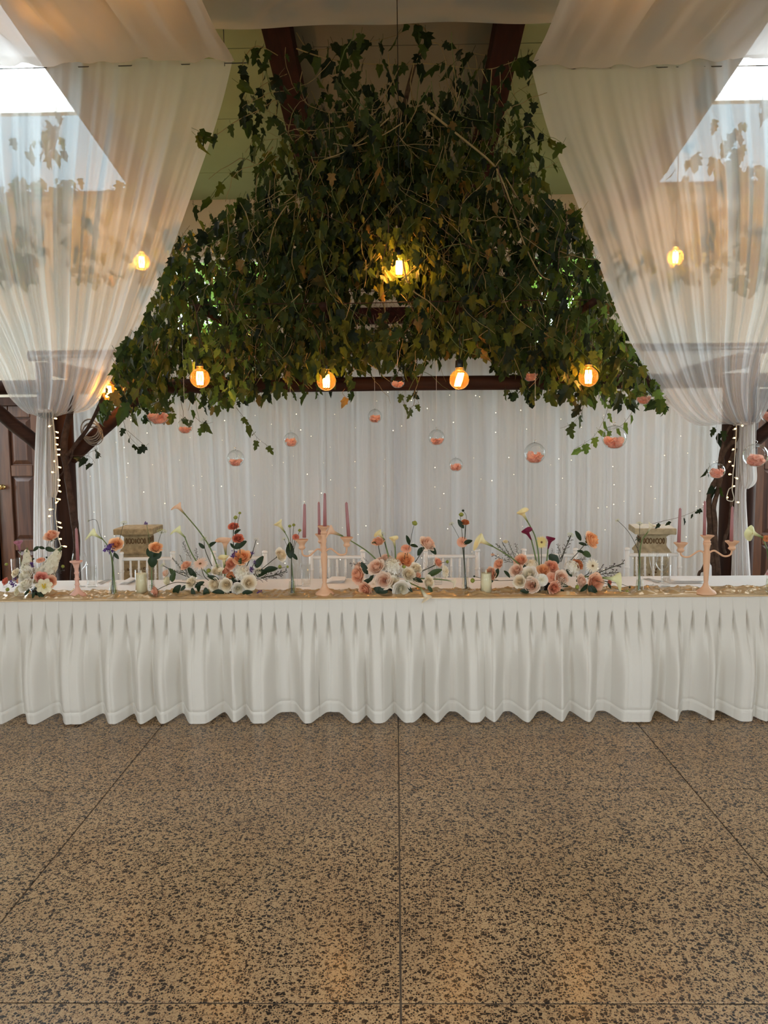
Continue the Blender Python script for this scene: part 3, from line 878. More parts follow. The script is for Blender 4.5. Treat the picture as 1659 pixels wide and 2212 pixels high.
def keep(px, py, Y):
    if not inpoly(px, py, VPOLY):
        if Y > 5.8:                            # foliage seen as silhouettes through the gathered curtains
            if px < 380 and 385 < py < 600:
                return .75 if ns(px * .012, py * .02, 3) > -.05 else .05
            if px > 1290 and 330 < py < 610:
                return .7 if ns(px * .012, py * .02, 8) > 0 else .05
            if (px < 175 or px > 1545) and 170 < py < 330:
                return .5
        return 0
    if inpoly(px, py, OPENING):
        return .06
    k = 1.0 if py > 560 or ns(px * .021, py * .016, Y * .8) > -.32 else .25
    if py < 130: k = .16
    elif py < 235: k = .36
    elif py < 330: k = .65
    if 895 < px < 1065 and py > 762: k = min(k, .10)
    if 765 < px < 850 and py > 765: k = min(k, .45)
    if 545 < px < 1065 and py > 806: k = min(k, .32 if px < 760 else .14)
    if 1065 < px < 1240 and py > 800: k = min(k, .40)
    if 380 < px < 600 and 590 < py < 800: k *= .93
    if 1230 < px < 1400 and 640 < py < 830: k *= .93
    if 380 < px < 560 and py > 850: k *= .5
    return k
CLEAR = [(b[0], b[1], b[2], 26) for b in BULBS[:5]] + [(g[0], g[1], g[3], g[2] * .55) for g in GLOBES]
def blocked(px, py, Y):
    for a, c, y, r in CLEAR:
        if Y < y + .12 and (px - a) ** 2 + (py - c) ** 2 < r * r:
            return True
    return False

RV = random.Random(21)
VL = [[], [], []]                  # leaves of the left, central and right vine: (pos, yaxis, normal, size, variant, material)
VS = [[], [], []]                  # stems
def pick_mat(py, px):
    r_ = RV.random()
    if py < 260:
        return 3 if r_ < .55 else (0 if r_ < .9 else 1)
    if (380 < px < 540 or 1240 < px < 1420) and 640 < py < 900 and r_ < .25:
        return 5  # brighter leaf colour stands in for backlight from the end-wall windows
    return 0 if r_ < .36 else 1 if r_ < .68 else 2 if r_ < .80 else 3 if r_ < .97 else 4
def add_leaf(vi, p, size, force=False, mi=None, down=1.0):
    px, py = proj(p)
    if not force:
        if RV.random() > keep(px, py, p.y) or blocked(px, py, p.y):
            return
    yd = Vector((RV.gauss(0, .42), RV.gauss(0, .42), -down + RV.gauss(0, .25))).normalized()
    nrm = Vector((RV.gauss(0, .7), RV.gauss(-.75, .6), RV.gauss(.35, .5)))
    nrm = (nrm - yd * nrm.dot(yd)).normalized()
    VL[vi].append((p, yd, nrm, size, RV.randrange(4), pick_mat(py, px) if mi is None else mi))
def strand(p0, length, drift, size, every=.052, vi=None, stem=0):
    p = Vector(p0); n = max(3, int(length / .06))
    d = Vector((drift[0], drift[1], -1))
    pts = [p.copy()]
    acc = 0
    for k in range(n):
        d += Vector((RV.gauss(0, .22), RV.gauss(0, .22), RV.gauss(0, .12)))
        if d.z > -.15: d.z = -.15
        p = p + d.normalized() * .06
        pts.append(p.copy())
        acc += .06
        while acc > every:
            acc -= every
            px, _ = proj(p)
            v_ = vi if vi is not None else (0 if px < 640 else 2 if px > 1060 else 1)
            side = Vector((RV.gauss(0, 1), RV.gauss(0, 1), 0)).normalized() * RV.uniform(.02, .07)
            add_leaf(v_, p + side, size * RV.uniform(.6, 1.25))
    a, c = proj(pts[len(pts) // 2])
    if inpoly(*proj(pts[0]), VPOLY) and inpoly(a, c, VPOLY) and not blocked(a, c, p.y) and not inpoly(a, c, OPENING) and inpoly(*proj(pts[-1]), VPOLY):
        v_ = vi if vi is not None else (0 if a < 640 else 2 if a > 1060 else 1)
        VS[v_].append((pts, RV.choice([.0022, .003, .004]), stem))
for _ in range(1150):               # mound of foliage lying on the pergola
    x, Y = RV.uniform(-2.75, 2.75), RV.uniform(4.95, 6.9)
    strand((x, Y, RV.uniform(2.2, 3.42)), RV.uniform(.3, .75), (RV.gauss(0, .35), RV.gauss(-.1, .3)), RV.uniform(.062, .10), stem=RV.choice([0, 1, 2]))
for _ in range(420):               # low fringe over the log beam
    x, Y = RV.uniform(-2.7, 2.7), RV.uniform(4.95, 6.3)
    strand((x, Y, RV.uniform(2.15, 2.75)), RV.uniform(.2, .5), (RV.gauss(0, .5), RV.gauss(-.1, .4)), RV.uniform(.062, .10), stem=RV.choice([0, 1, 2]))
for _ in range(430):               # curtain of strands hanging from the ceiling wires
    x = max(-1.15, min(1.15, RV.gauss(0, .55)))
    strand((x, RV.uniform(5.15, 6.2), RV.uniform(2.9, 4.42)), RV.uniform(.5, 1.2), (x * .25 + RV.gauss(0, .25), RV.gauss(0, .2)), RV.uniform(.066, .108), stem=RV.choice([0, 0, 1]))
for _ in range(330):               # behind the gathered curtains
    sx = RV.choice([-1, 1])
    strand((sx * RV.uniform(2.2, 3.9), RV.uniform(5.85, 7.0), RV.uniform(2.9, 4.3)), RV.uniform(.3, .8), (RV.gauss(0, .4), 0), RV.uniform(.10, .14), vi=0 if sx < 0 else 2)
for _ in range(260):               # dry bare stems
    a, c = RV.uniform(480, 1240), RV.uniform(230, 800)
    if inpoly(a, c, VPOLY) and not inpoly(a, c, OPENING):
        Y = RV.uniform(5.0, 6.0)
        p = at(a, c, Y); d = Vector((RV.gauss(0, 1), RV.gauss(0, .5), RV.gauss(-.3, .8))).normalized(); pts = [p]
        for k in range(RV.randrange(4, 9)):
            d = (d + Vector((RV.gauss(0, .3), RV.gauss(0, .2), RV.gauss(-.05, .3)))).normalized()
            pts.append(pts[-1] + d * .055)
        if not any(blocked(*proj(q), q.y) for q in pts):
            VS[0 if a < 640 else 2 if a > 1060 else 1].append((pts, RV.choice([.002, .0025, .0035]), RV.choice([0, 0, 0, 1])))
# long individual runners drawn through the picture's landmarks, each with its own leaves
def runner(pxs, Y, r_, every, size, stem=0, vi=None, mi=None, leafprob=1.0, Y2=None):
    n = len(pxs)
    P = [at(a, c, Y + ((Y2 or Y) - Y) * k / max(1, n - 1)) for k, (a, c) in enumerate(pxs)]
    P = catmull(P, 8)
    v_ = vi if vi is not None else (0 if pxs[0][0] < 640 else 2 if pxs[0][0] > 1060 else 1)
    VS[v_].append((P, r_, stem))
    acc = 0
    for q, s in zip(P, P[1:]):
        acc += (s - q).length
        if acc > every:
            acc = 0
            if RV.random() < leafprob:
                add_leaf(v_, s + Vector((RV.uniform(-.02, .02), -.02, -.015)), size * RV.uniform(.7, 1.2), True, mi, .7)
for a in (([(560, 238), (510, 262), (470, 290), (448, 297), (432, 286)], 5.45, .004, .10, .10, 0), ([(445, 297), (425, 292)], 5.45, .002, .02, .09, 0),
          ([(560, 315), (510, 365), (470, 405), (440, 445), (415, 440)], 5.5, .003, .11, .12, 1), ([(590, 300), (560, 350), (545, 378)], 5.5, .003, .10, .12, 1),
          ([(600, 120), (560, 100), (535, 115), (520, 160), (528, 210), (535, 260)], 5.6, .004, .055, .11, 0), ([(620, 160), (560, 190), (540, 240), (545, 300), (530, 330)], 5.6, .003, .06, .11, 0),
          ([(640, 105), (700, 125), (760, 135), (850, 140), (930, 138), (1040, 150), (1090, 140), (1150, 115)], 5.6, .005, .085, .13, 0),
          ([(640, 70), (660, 100), (690, 108), (760, 95), (800, 90), (860, 75), (880, 50)], 5.7, .004, .09, .12, 0),
          ([(880, 50), (915, 60), (920, 90), (900, 130)], 5.7, .006, .07, .13, 0), ([(930, 90), (1000, 110), (1050, 120)], 5.7, .004, .08, .12, 0),
          ([(1040, 150), (1060, 200), (1050, 260), (1040, 320)], 5.5, .004, .09, .11, 0), ([(1062, 150), (1055, 230), (1035, 330)], 5.45, .004, .2, .10, 0),
          ([(1105, 200), (1140, 250), (1175, 290), (1200, 300), (1225, 318)], 5.5, .003, .07, .10, 1), ([(1110, 240), (1150, 300), (1190, 300)], 5.5, .003, .06, .09, 1), ([(1120, 190), (1140, 205), (1165, 235)], 5.5, .002, .06, .08, 1),
          ([(1100, 300), (1150, 330), (1190, 345), (1210, 370)], 5.5, .003, .08, .09, 1), ([(1120, 400), (1165, 370), (1205, 350)], 5.4, .003, .2, .08, 0),
          ([(840, 255), (800, 290), (740, 330), (690, 350), (660, 395)], 5.1, .006, .16, .10, 0), ([(870, 265), (830, 290), (770, 315), (720, 310)], 5.1, .005, .16, .11, 0),
          ([(925, 240), (1000, 300), (1060, 350), (1080, 380), (1100, 430), (1130, 520), (1165, 590), (1190, 605)], 5.1, .009, .25, .10, 0),
          ([(1080, 345), (1040, 400), (1000, 440), (990, 500)], 5.1, .004, .2, .09, 0), ([(1090, 380), (1180, 520), (1250, 555), (1290, 560)], 5.15, .005, .2, .10, 0), ([(1130, 510), (1200, 555), (1255, 545)], 5.1, .004, .25, .09, 0),
          ([(870, 560), (885, 620), (930, 655), (975, 705), (1000, 750)], 5.1, .006, .14, .10, 0), ([(1000, 540), (1003, 640), (1000, 740), (990, 790)], 5.1, .005, .12, .10, 1),
          ([(640, 420), (600, 450), (560, 480), (500, 540), (450, 570)], 5.1, .004, .16, .10, 0), ([(655, 430), (640, 480), (625, 540), (600, 590), (570, 610), (520, 640)], 5.05, .005, .12, .11, 1),
          ([(700, 440), (690, 520), (700, 590), (720, 640), (750, 700)], 5.05, .005, .08, .11, 1), ([(560, 470), (470, 520), (400, 545), (370, 560)], 5.2, .004, .09, .11, 1)):
    runner(*a)
for pts, mi in (([(510, 880), (540, 920), (555, 945), (585, 968)], 1), ([(260, 880), (275, 935), (300, 965)], 3), ([(275, 930), (310, 960)], 3), ([(150, 985), (190, 985), (205, 1000)], 3), ([(165, 990), (210, 970)], 3),
                ([(1275, 840), (1262, 875), (1245, 905), (1225, 920), (1210, 925)], 1), ([(1320, 850), (1312, 885), (1300, 915), (1280, 945), (1240, 970)], 5), ([(1375, 875), (1355, 905), (1340, 920), (1310, 930)], 5), ([(1260, 850), (1250, 880), (1240, 870)], 3),
                ([(420, 900), (440, 915), (460, 912)], 1), ([(865, 850), (880, 880), (905, 870)], 1), ([(1100, 845), (1095, 850)], 1), ([(1345, 855), (1335, 870), (1360, 870)], 3), ([(1425, 860), (1432, 880), (1440, 870)], 0), ([(745, 840), (740, 850), (755, 865)], 4)):
    runner(pts, 5.35, .0016, .055, .075, 2, mi=mi)
for pts in ([(1405, 1133), (1435, 1125), (1465, 1118), (1500, 1105), (1530, 1090)],):
    runner(pts, 5.75, .0018, .07, .055, 2, vi=2, mi=3)
for a, c, mi in ((1545, 935, 3), (1555, 945, 3), (1550, 955, 3), (1562, 940, 3), (1545, 1065, 3), (1555, 1062, 3), (1540, 1060, 3), (1527, 1023, 0), (1532, 1018, 0)):
    add_leaf(2, at(a, c - 8, 5.66), .075, True, 0 if RV.random() < .5 else mi, .8)
for a, c, mi in ((252, 762, 0), (262, 772, 0), (268, 756, 1), (255, 790, 0), (1140, 118, 3), (1152, 135, 3), (1128, 128, 0), (432, 285, 1), (428, 300, 2)):
    add_leaf(0 if a < 600 else 2, at(a, c, 5.42), .13, True, mi, .5)

def build_vine(i, label, loc, trunks):
    t = thing('climbing_vine', label, 'vine', loc, 'climbing vines on the pergola')
    o3 = Vector(loc)
    for pts, rad, m in trunks:
        part('trunk', MB().tube([Vector(p) - o3 for p in pts], rad, 9), M[m], t)
    sb = MB()
    for pts, r_, s in VS[i]:
        sb.tube([Vector(p) - o3 for p in pts], [r_ * (1 - .5 * k / len(pts)) for k in range(len(pts))], 4 if r_ > .004 else 3, s, caps=False)
    if sb.v:
        part('stems', sb, [M['stem_tan'], M['stem_green'], M['stem_red']], t)['kind'] = 'stuff'
    lv = sorted(VL[i], key=lambda l: -l[3] / l[0].y)
    near, rest = lv[:240], lv[240:]
    def mtx(l):
        p, yd, n, s = l[:4]
        x = yd.cross(n)
        return Matrix(((x.x * s, yd.x * s, n.x * s, p.x - o3.x), (x.y * s, yd.y * s, n.y * s, p.y - o3.y), (x.z * s, yd.z * s, n.z * s, p.z - o3.z), (0, 0, 0, 1)))
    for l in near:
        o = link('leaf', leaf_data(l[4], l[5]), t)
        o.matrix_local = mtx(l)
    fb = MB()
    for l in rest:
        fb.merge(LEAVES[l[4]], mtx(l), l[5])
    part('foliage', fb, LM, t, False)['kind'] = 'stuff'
    return t
def trunk(zs, Y, r0, r1, ox=0, oy=0):
    P = [at(ox + a, oy + c, Y + .05 * ns(k * .7, a * .01)) for k, (a, c) in enumerate(zs)]
    P = catmull(P, 5)
    n = len(P)
    return P, [(r0 + (r1 - r0) * k / n) * (1 + .22 * ns(k * .55, r0 * 50)) for k in range(n)]
def z5(l):
    return [(1400 + a / 5.53, 860 + c / 5.53) for a, c in l]
yl = lambda px: zpx(px, 5.78, .0)
TL = [(*trunk([(150, yl(150)), (160, 1240), (166, 1180), (160, 1120), (150, 1060), (143, 1010), (138, 960), (150, 900), (170, 830)], 5.74, .030, .022), 'bark_dark'),
      (*trunk([(132, 985), (150, 978), (165, 958), (190, 925), (213, 880), (225, 850)], 5.72, .016, .012), 'bark_dark'),
      (*trunk([(128, 1030), (140, 1015), (155, 985), (158, 965)], 5.72, .007, .006), 'bark_dark')]
TR = [(*trunk(z5([(800, 2900), (800, 2080), (770, 1950), (750, 1700), (740, 1500), (722, 1300), (745, 1120), (800, 1000), (885, 850), (880, 700), (960, 560), (1045, 490), (1060, 300)]), 5.72, .022, .018), 'bark'),
      (*trunk(z5([(860, 2900), (840, 2140), (822, 1900), (802, 1700), (800, 1480), (785, 1300), (835, 1100), (865, 950), (935, 820), (1000, 720), (1040, 600)]), 5.70, .019, .016), 'bark'),
      (*trunk(z5([(560, 2800), (600, 2150), (650, 2050), (705, 1900), (715, 1700), (725, 1500)]), 5.76, .012, .010), 'bark'),
      (*trunk(z5([(920, 1850), (900, 1760), (925, 1650), (965, 1540), (985, 1380), (1000, 1200)]), 5.72, .012, .010), 'bark'),
      (*trunk(z5([(855, 900), (850, 780), (870, 650), (905, 520), (930, 420), (985, 330)]), 5.70, .012, .008), 'bark')]
build_vine(0, 'leafy green vine growing up the post by the knobbed door', (-2.45, 5.78, 0), TL)
build_vine(1, 'dense curtain of vine strands hanging from the ceiling around the brightest bulb', (0, 5.8, 2.5), [(*trunk([(930, 90), (900, 130), (880, 200), (860, 300), (850, 420), (840, 520)], 5.85, .014, .02), 'bark')])
build_vine(2, 'leafy vine with twisted bare trunks growing up a pergola post', (2.45, 5.78, 0), TR)

# ------------------------------------------------------------------ bulbs
HB = []
def bulb_profile(s):                        # globe with short neck, s = globe radius
    pr = []
    for k in range(0, 15):
        a = -PI / 2 + PI * (k / 14) * .86
        pr.append((s * math.cos(a), s * math.sin(a)))
    pr += [(s * .36, s * 1.0), (s * .345, s * 1.12), (s * .33, s * 1.22)]
    pr[0] = (0.0005, -s)
    return pr
def bulb(px, py, Y, top, label, tilt=0, power=9):
    c = at(px, py, Y); s = .064
    if top is None:
        top = ceil_z(Y) - .002
    t = thing('pendant_bulb', label, 'light bulb', c, 'hanging globe bulbs')
    part('glass', MB().lathe(bulb_profile(s), 20, caps=False), M['amber'], t)
    fb = MB()
    for k in range(8):
        a = 2 * PI * k / 8
        fb.tube([(.017 * math.cos(a) - tilt, .017 * math.sin(a), -.042), (.021 * math.cos(a + .3), .021 * math.sin(a + .3), .0), (.017 * math.cos(a + .1) + tilt, .017 * math.sin(a + .1), .042)], .0038, 5)
    part('filament', fb, M['filament'], t)
    part('stem', MB().tube([(0, 0, .036), (0, 0, s * 1.15)], .006, 8), M['glass'], t)
    part('socket', MB().lathe([(.001, s * 1.18), (.026, s * 1.18), (.027, s * 1.2), (.024, s * 1.9), (.012, s * 2.0), (.004, s * 2.1)], 14), M['black'], t)
    part('cord', MB().tube([(0, 0, s * 2.05), (.004, 0, (top - c.z) * .5), (0, 0, top - c.z)], .003, 5), M['black'], t)
    ld = bpy.data.lights.new('bulb_light', 'POINT'); ld.energy = power; ld.color = (1.0, .55, .18); ld.shadow_soft_size = .02
    link('bulb_light', ld, t, (0, 0, 0))
    return t
for i, b_ in enumerate(BULBS):
    bulb(*b_, tilt=.012 if i == 2 else 0, power=[5.5, 5.5, 5.5, 5.5, 18, 6, 36, 36][i])
# warm fill bulbs added in the unseen hall behind the camera
for x_ in (-2.0, 2.0):
    for y_ in (-1.2, -4.0):
        HB.append((x_, y_))
# warm bulbs above the ceiling drapes and added fill bulbs in the unseen hall
def simple_bulb(loc, label, power, grp='bulbs strung above the ceiling drapes'):
    t = thing('drape_bulb', label, 'light bulb', loc, grp)
    part('glass', MB().lathe(bulb_profile(.03), 14, caps=False), M['amber'], t)
    part('filament', MB().lathe([(0, -.012), (.009, 0), (0, .012)], 8), M['filament'], t)
    part('socket', MB().lathe([(.001, .035), (.014, .035), (.013, .07), (.003, .075)], 10), M['black'], t)
    part('cord', MB().tube([(0, 0, .07), (0, 0, ceil_z(loc[1]) - loc[2] - .002)], .003, 5), M['black'], t)
    ld = bpy.data.lights.new('bulb_light', 'POINT'); ld.energy = power; ld.color = (1.0, .56, .2); ld.shadow_soft_size = .02
    link('bulb_light', ld, t)
p = at(82, 14, 4.95)
simple_bulb((p.x, 4.95, 4.56), 'warm bulb glowing through the swagged drape above the knobbed door curtain', 2.0)
simple_bulb((-1.55, 4.6, 4.60), 'warm bulb above the inner edge of the knobbed door drape', 2)
simple_bulb((1.35, 4.5, 4.60), 'warm bulb above the inner edge of the drape over the trunks', 2)

for i, (x_, y_) in enumerate(HB):
    simple_bulb((x_, y_, 3.7), 'warm bulb added unseen in the hall %s on the %s side' % ('under the hall skylight' if y_ > -2 else 'near the glazed opening', 'knobbed door' if x_ < 0 else 'vine trunk'), 26, 'unseen fill bulbs in the hall')

# ------------------------------------------------------------------ petal globes
def globe(px, py, dpx, Y, fill, label):
    c = at(px, py, Y); s = dpx / 2 * mpp(Y)
    rr = random.Random(int(px * 7 + py))
    t = thing('petal_globe', label, 'glass globe', c, 'hanging glass globes of petals')
    b = MB(); n, m_ = 24, 16
    v, f = [], []
    ax = toZ((rr.uniform(-.35, .35), -1, .22))
    th0 = math.radians(34)
    for j in range(m_ + 1):
        th = th0 + (PI - th0) * j / m_
        for k in range(n):
            a = 2 * PI * k / n
            q = ax @ Vector((s * math.sin(th) * math.cos(a), s * math.sin(th) * math.sin(a), s * math.cos(th)))
            if q.z < -s * .93: q.z = -s * .93
            v.append(q)
    for j in range(m_):
        for k in range(n):
            f.append((j * n + k, j * n + (k + 1) % n, (j + 1) * n + (k + 1) % n, (j + 1) * n + k))
    g = part('glass', b.add(v, f), M['globe_glass'], t)
    rim = [ax @ Vector((s * math.sin(th0) * math.cos(2 * PI * k / 20), s * math.sin(th0) * math.sin(2 * PI * k / 20), s * math.cos(th0))) for k in range(21)]
    part('rim', MB().tube(rim, s * .022, 5), M['globe_glass'], g)
    hk = [(s * .12 * math.sin(2 * PI * k / 12), 0, s * 1.12 - s * .12 * math.cos(2 * PI * k / 12)) for k in range(13)]
    part('hook', MB().tube(hk, s * .028, 5), M['steel'], t)
    top = 2.50 if Y < 5.85 else 2.4
    part('thread', MB().tube([(0, 0, s * 1.22), (0, 0, top - c.z)], .0011, 4), M['cord_clear'], t)
    pb = MB()
    zt = -s + 2 * s * fill
    for k in range(44):
        a = rr.uniform(0, 2 * PI); zz = rr.uniform(-.86 * s, zt - .06 * s)
        rmax = math.sqrt(max(0, (s * .90) ** 2 - zz * zz)) - .10 * s
        q = Vector((math.cos(a), math.sin(a), 0)) * max(0, rmax) * math.sqrt(rr.uniform(.25, 1)) + Vector((0, 0, zz))
        w_ = s * rr.uniform(.30, .42)
        A = Matrix.Translation(q) @ toZ((rr.gauss(0, .6), rr.gauss(-.3, .6), rr.uniform(.2, 1)), rr.uniform(0, 6)) 
        def pet(u, v_):
            x, y = (u - .5) * 2, (v_ - .5) * 2
            d = math.hypot(x, y); k2 = 1 if d < 1 else 1 / d
            q2 = A @ Vector((x * k2 * w_ * .8, y * k2 * w_ * .8, .35 * w_ * (x * x + y * y) * .6))
            L_ = q2.length
            if L_ > s * .93: q2 *= s * .93 / L_
            if q2.z < -s * .88: q2.z = -s * .88
            return q2
        pb.grid(pet, 3, 3)
    part('petals', pb, M['p_petal'], t)['kind'] = 'stuff'
for g in GLOBES:
    globe(*g)

# ------------------------------------------------------------------ string lights on the posts, cable coil
def string_lights(path, Y, leds, label, seed):
    P = catmull([at(a, c, Y) for a, c in path], 6)
    o3 = P[0].copy()
    t = thing('string_lights', label, 'string lights', o3, 'string lights on the pergola posts')
    part('cord', MB().tube([q - o3 for q in P], .0035, 5), M['cord_white'], t)
    for a, c, dx, dy in leds:
        p = at(a, c, Y - .012) - o3
        q = at(a + dx, c + dy, Y - .02) - o3
        l = part('led', MB().tube([p, p.lerp(q, .55), q], [.0035, .005, .0045], 6), M['led_body'], t)
        part('tip', MB().tube([p.lerp(q, .5), q, q + (q - p).normalized() * .003], [.0052, .0058, .002], 6), M['led'], l)
zl = lambda X, Y: (X / 4.425, 780 + Y / 4.425)
lp = [zl(*q) for q in ((500, 480), (505, 560), (520, 700), (525, 840), (528, 960), (535, 1060), (530, 1180), (528, 1300), (535, 1380), (530, 1470), (540, 1560), (545, 1650), (505, 1740), (500, 1770), (540, 1795), (578, 1770), (560, 1700), (548, 1660))]
ll = [(*zl(*q), d[0], d[1]) for q, d in (((505, 545), (8, 1)), ((500, 612), (-8, 3)), ((520, 670), (8, 3)), ((520, 730), (8, 1)), ((522, 790), (7, 2)), ((528, 845), (10, 0)), ((530, 895), (9, 0)), ((530, 950), (-3, 2)), ((540, 1005), (9, 3)), ((530, 1065), (-8, -1)), ((545, 1130), (6, 2)), ((545, 1190), (6, 0)), ((545, 1235), (8, 3)), ((530, 1310), (10, 3)), ((560, 1335), (-6, 5)), ((515, 1415), (-10, 1)), ((500, 1475), (-8, 2)), ((540, 1530), (9, 4)), ((550, 1580), (9, 3)), ((555, 1700), (7, 0)), ((585, 1765), (11, 2)))]
string_lights(lp, 5.66, ll, 'warm string lights on a white cord down the post by the knobbed door', 1)
z5f = lambda X, Y: (1400 + X / 5.53, 860 + Y / 5.53)
lp = [z5f(*q) for q in ((1055, 320), (1050, 480), (1040, 640), (1030, 780), (1015, 900), (1005, 1050), (965, 1090), (940, 1180), (950, 1220), (1010, 1230), (1025, 1190), (1005, 1100), (1010, 1060))]
ll = [(*z5f(*q), d[0], d[1]) for q, d in (((1100, 325), (6, 1)), ((1010, 380), (7, -3)), ((1005, 480), (6, -1)), ((1000, 625), (4, -3)), ((990, 760), (-4, 0)), ((1000, 800), (3, 2)), ((1000, 910), (-6, 0)), ((1030, 945), (7, 3)), ((1005, 1060), (5, -2)), ((1040, 1240), (8, 1)), ((935, 1195), (3, -2)))]
string_lights(lp, 5.62, ll, 'string lights looped on the post in front of the vine trunks', 2)
co = at(197, 925, 5.8)
cb = MB()
for k in range(7):
    s = .065 + .008 * math.sin(k * 2.1)
    cb.tube([(s * math.cos(2 * PI * j / 18) * (1 + .06 * k * .3), .012 * k - .03, s * 1.05 * math.sin(2 * PI * j / 18) - .01 * k) for j in range(19)], .004, 5)
o = link('cable_coil', cb.mesh('cable_coil', M['cable']), loc=co)
tag(o, 'coil of grey cable hung on the vine branch near the knobbed door', 'cable')

# ------------------------------------------------------------------ trees in the garden beyond the end-wall windows
def garden_tree(x, y, h, wdt, seed, label):
    rr = random.Random(seed)
    t = thing('garden_tree', label, 'tree', (x, y, -.2), 'trees in the garden')
    part('trunk', MB().tube([(0, 0, 0), (.05, 0, h * .4), (0, .05, h * .7)], [.07, .055, .03], 7), M['bark'], t)
    fb = MB()
    for k in range(1500):
        d = Vector((rr.gauss(0, 1), rr.gauss(0, 1), rr.gauss(0, 1))).normalized() * rr.uniform(.4, 1) ** .5
        p = Vector((d.x * wdt, d.y * wdt * .7, h * .62 + d.z * h * .38))
        A = Matrix.Translation(p) @ toZ((rr.gauss(0, .6), rr.gauss(-.6, .5), rr.gauss(.5, .5)), rr.uniform(0, 6)) @ Matrix.Scale(rr.uniform(.14, .24), 4)
        fb.merge(LEAVES[rr.randrange(4)], A)
    part('crown', fb, M['foliage_out'], t, False)['kind'] = 'stuff'
garden_tree(-2.3, 10.0, 4.9, 1.0, 1, 'sunlit garden tree outside the window beside the knobbed door')
garden_tree(-.7, 11.4, 5.2, .9, 2, 'taller garden tree outside the window beside the knobbed door')
garden_tree(2.1, 10.0, 4.8, .95, 3, 'sunlit garden tree outside the window above the vine trunks')
garden_tree(3.7, 11.4, 5.2, .9, 4, 'taller garden tree outside the window above the vine trunks')
# ================================================================== long table
TZ = .75
TY0, TY1 = 4.575, 5.245
TX = 3.3
t = thing('banquet_table', 'long banquet table hidden under the white cloth and pleated skirt', 'table', (0, 4.9, 0))
part('tabletop', MB().box((-TX, TY0 - 4.9 + .01, TZ - .035), (TX, TY1 - 4.9 - .01, TZ - .004)), M['post'], t, False)
fx = at(915, 1550, 4.85).x
for x in (-2.9, -1.2, fx, 2.0, 3.1):
    for y in (-.10, .2):
        l = part('leg', MB().tube([(x, y, .03), (x, y, TZ - .035)], .018, 10), M['steel'], t)
        part('foot', MB().lathe([(.001, 0), (.024, .001), (.026, .02), (.02, .032)], 12, M=Matrix.Translation((x, y, 0))), M['steel'], l)
# cloth lying on the top, short drop at the back
def cloth(u, v):
    x = -TX - .02 + (2 * TX + .04) * u
    L_ = (TY1 - TY0) + .30
    d = v * L_
    if d < TY1 - TY0:
        y, z = TY0 + d, TZ + .0015 * ns(x * 3, d * 6) + .0012
    else:
        y, z = TY1 + .006 + .012 * math.sin(x * 9), TZ - (d - (TY1 - TY0))
    return (x, y, z)
o = link('tablecloth', MB().grid(cloth, 160, 40).mesh('tablecloth', M['linen']))
tag(o, 'plain white cloth spread over the long table top', 'tablecloth')

# pleated skirt in two lengths
FRONT = [(-40, 30), (10, 22), (77, 36), (166, 56), (248, 34), (310, 28), (356, 30), (432, 54), (508, 18), (562, 46), (668, 36), (765, 32), (818, 40), (884, 36), (941, 26), (1023, 40), (1064, 22), (1136, 26), (1208, 20), (1266, 26), (1368, 78), (1454, 22), (1531, 18), (1602, 46), (1645, 26), (1690, 40)]
def front(px):
    f = 0
    for c, w_ in FRONT:
        h = w_ * .5
        f = max(f, smooth(c - h - 22, c - h + 14, px) * (1 - smooth(c + h - 14, c + h + 20, px)))
    return f
def skirt(px0, px1, label, seed):
    def fn(u, v):
        px = px0 + (px1 - px0) * u
        x = at(px, 1420, 4.56).x
        drop = TZ + .004 - .022
        z = TZ + .004 - drop * v
        pl = ((px + 14) % 29.0) / 29.0                       # sewn box pleats, 29 px apart
        k = smooth(.10, .62, v)
        tri = (1 - abs(2 * pl - 1))
        dp = min(pl, 1 - pl) * 29
        hw = 1.2 + 6 * smooth(.11, .40, v)
        y = TY0 - .012 + .0025 * (dp < 1.5)
        y += .034 * smooth(.105, .17, v) * (1 - .92 * smooth(.19, .46, v)) * max(0, 1 - (dp / hw) ** 2)
        fr = front(px + 4 * ns(px * .02, v * 2, seed) + 6 * (1 - v) * ns(px * .01, 5, seed))
        y += (-.092 * fr + .035 * (1 - fr)) * k ** 1.1
        y += .008 * ns(px * .03, v * 3, seed) * k
        y -= .02 * math.sin(PI * v)
        z -= .012 * fr * k - .012 * (1 - fr) * k
        if v > .9075:
            y -= .004
        elif v > .8985:
            y += .004
        return (x, y, z)
    n = int((px1 - px0) / 1.3)
    rows_ = [0, .02, .05, .095, .105, .115, .13, .15, .18, .22, .27, .33, .4, .47, .54, .61, .68, .75, .82, .87, .896, .9, .906, .909, .93, .96, .985, 1]
    b = MB()
    vs_ = [fn(i / n, r_) for r_ in rows_ for i in range(n + 1)]
    fs = [(j * (n + 1) + i, j * (n + 1) + i + 1, (j + 1) * (n + 1) + i + 1, (j + 1) * (n + 1) + i) for j in range(len(rows_) - 1) for i in range(n)]
    o = link('table_skirt', b.add(vs_, fs).mesh('table_skirt', M['skirt']))
    tag(o, label, 'table skirt', 'pleated table skirts')
skirt(-200, 690.6, 'white pleated table skirt below the candlestick and pink rose vase end', 1)
skirt(690, 1900, 'white pleated table skirt below the central arrangement and the maroon calla arrangement', 2)

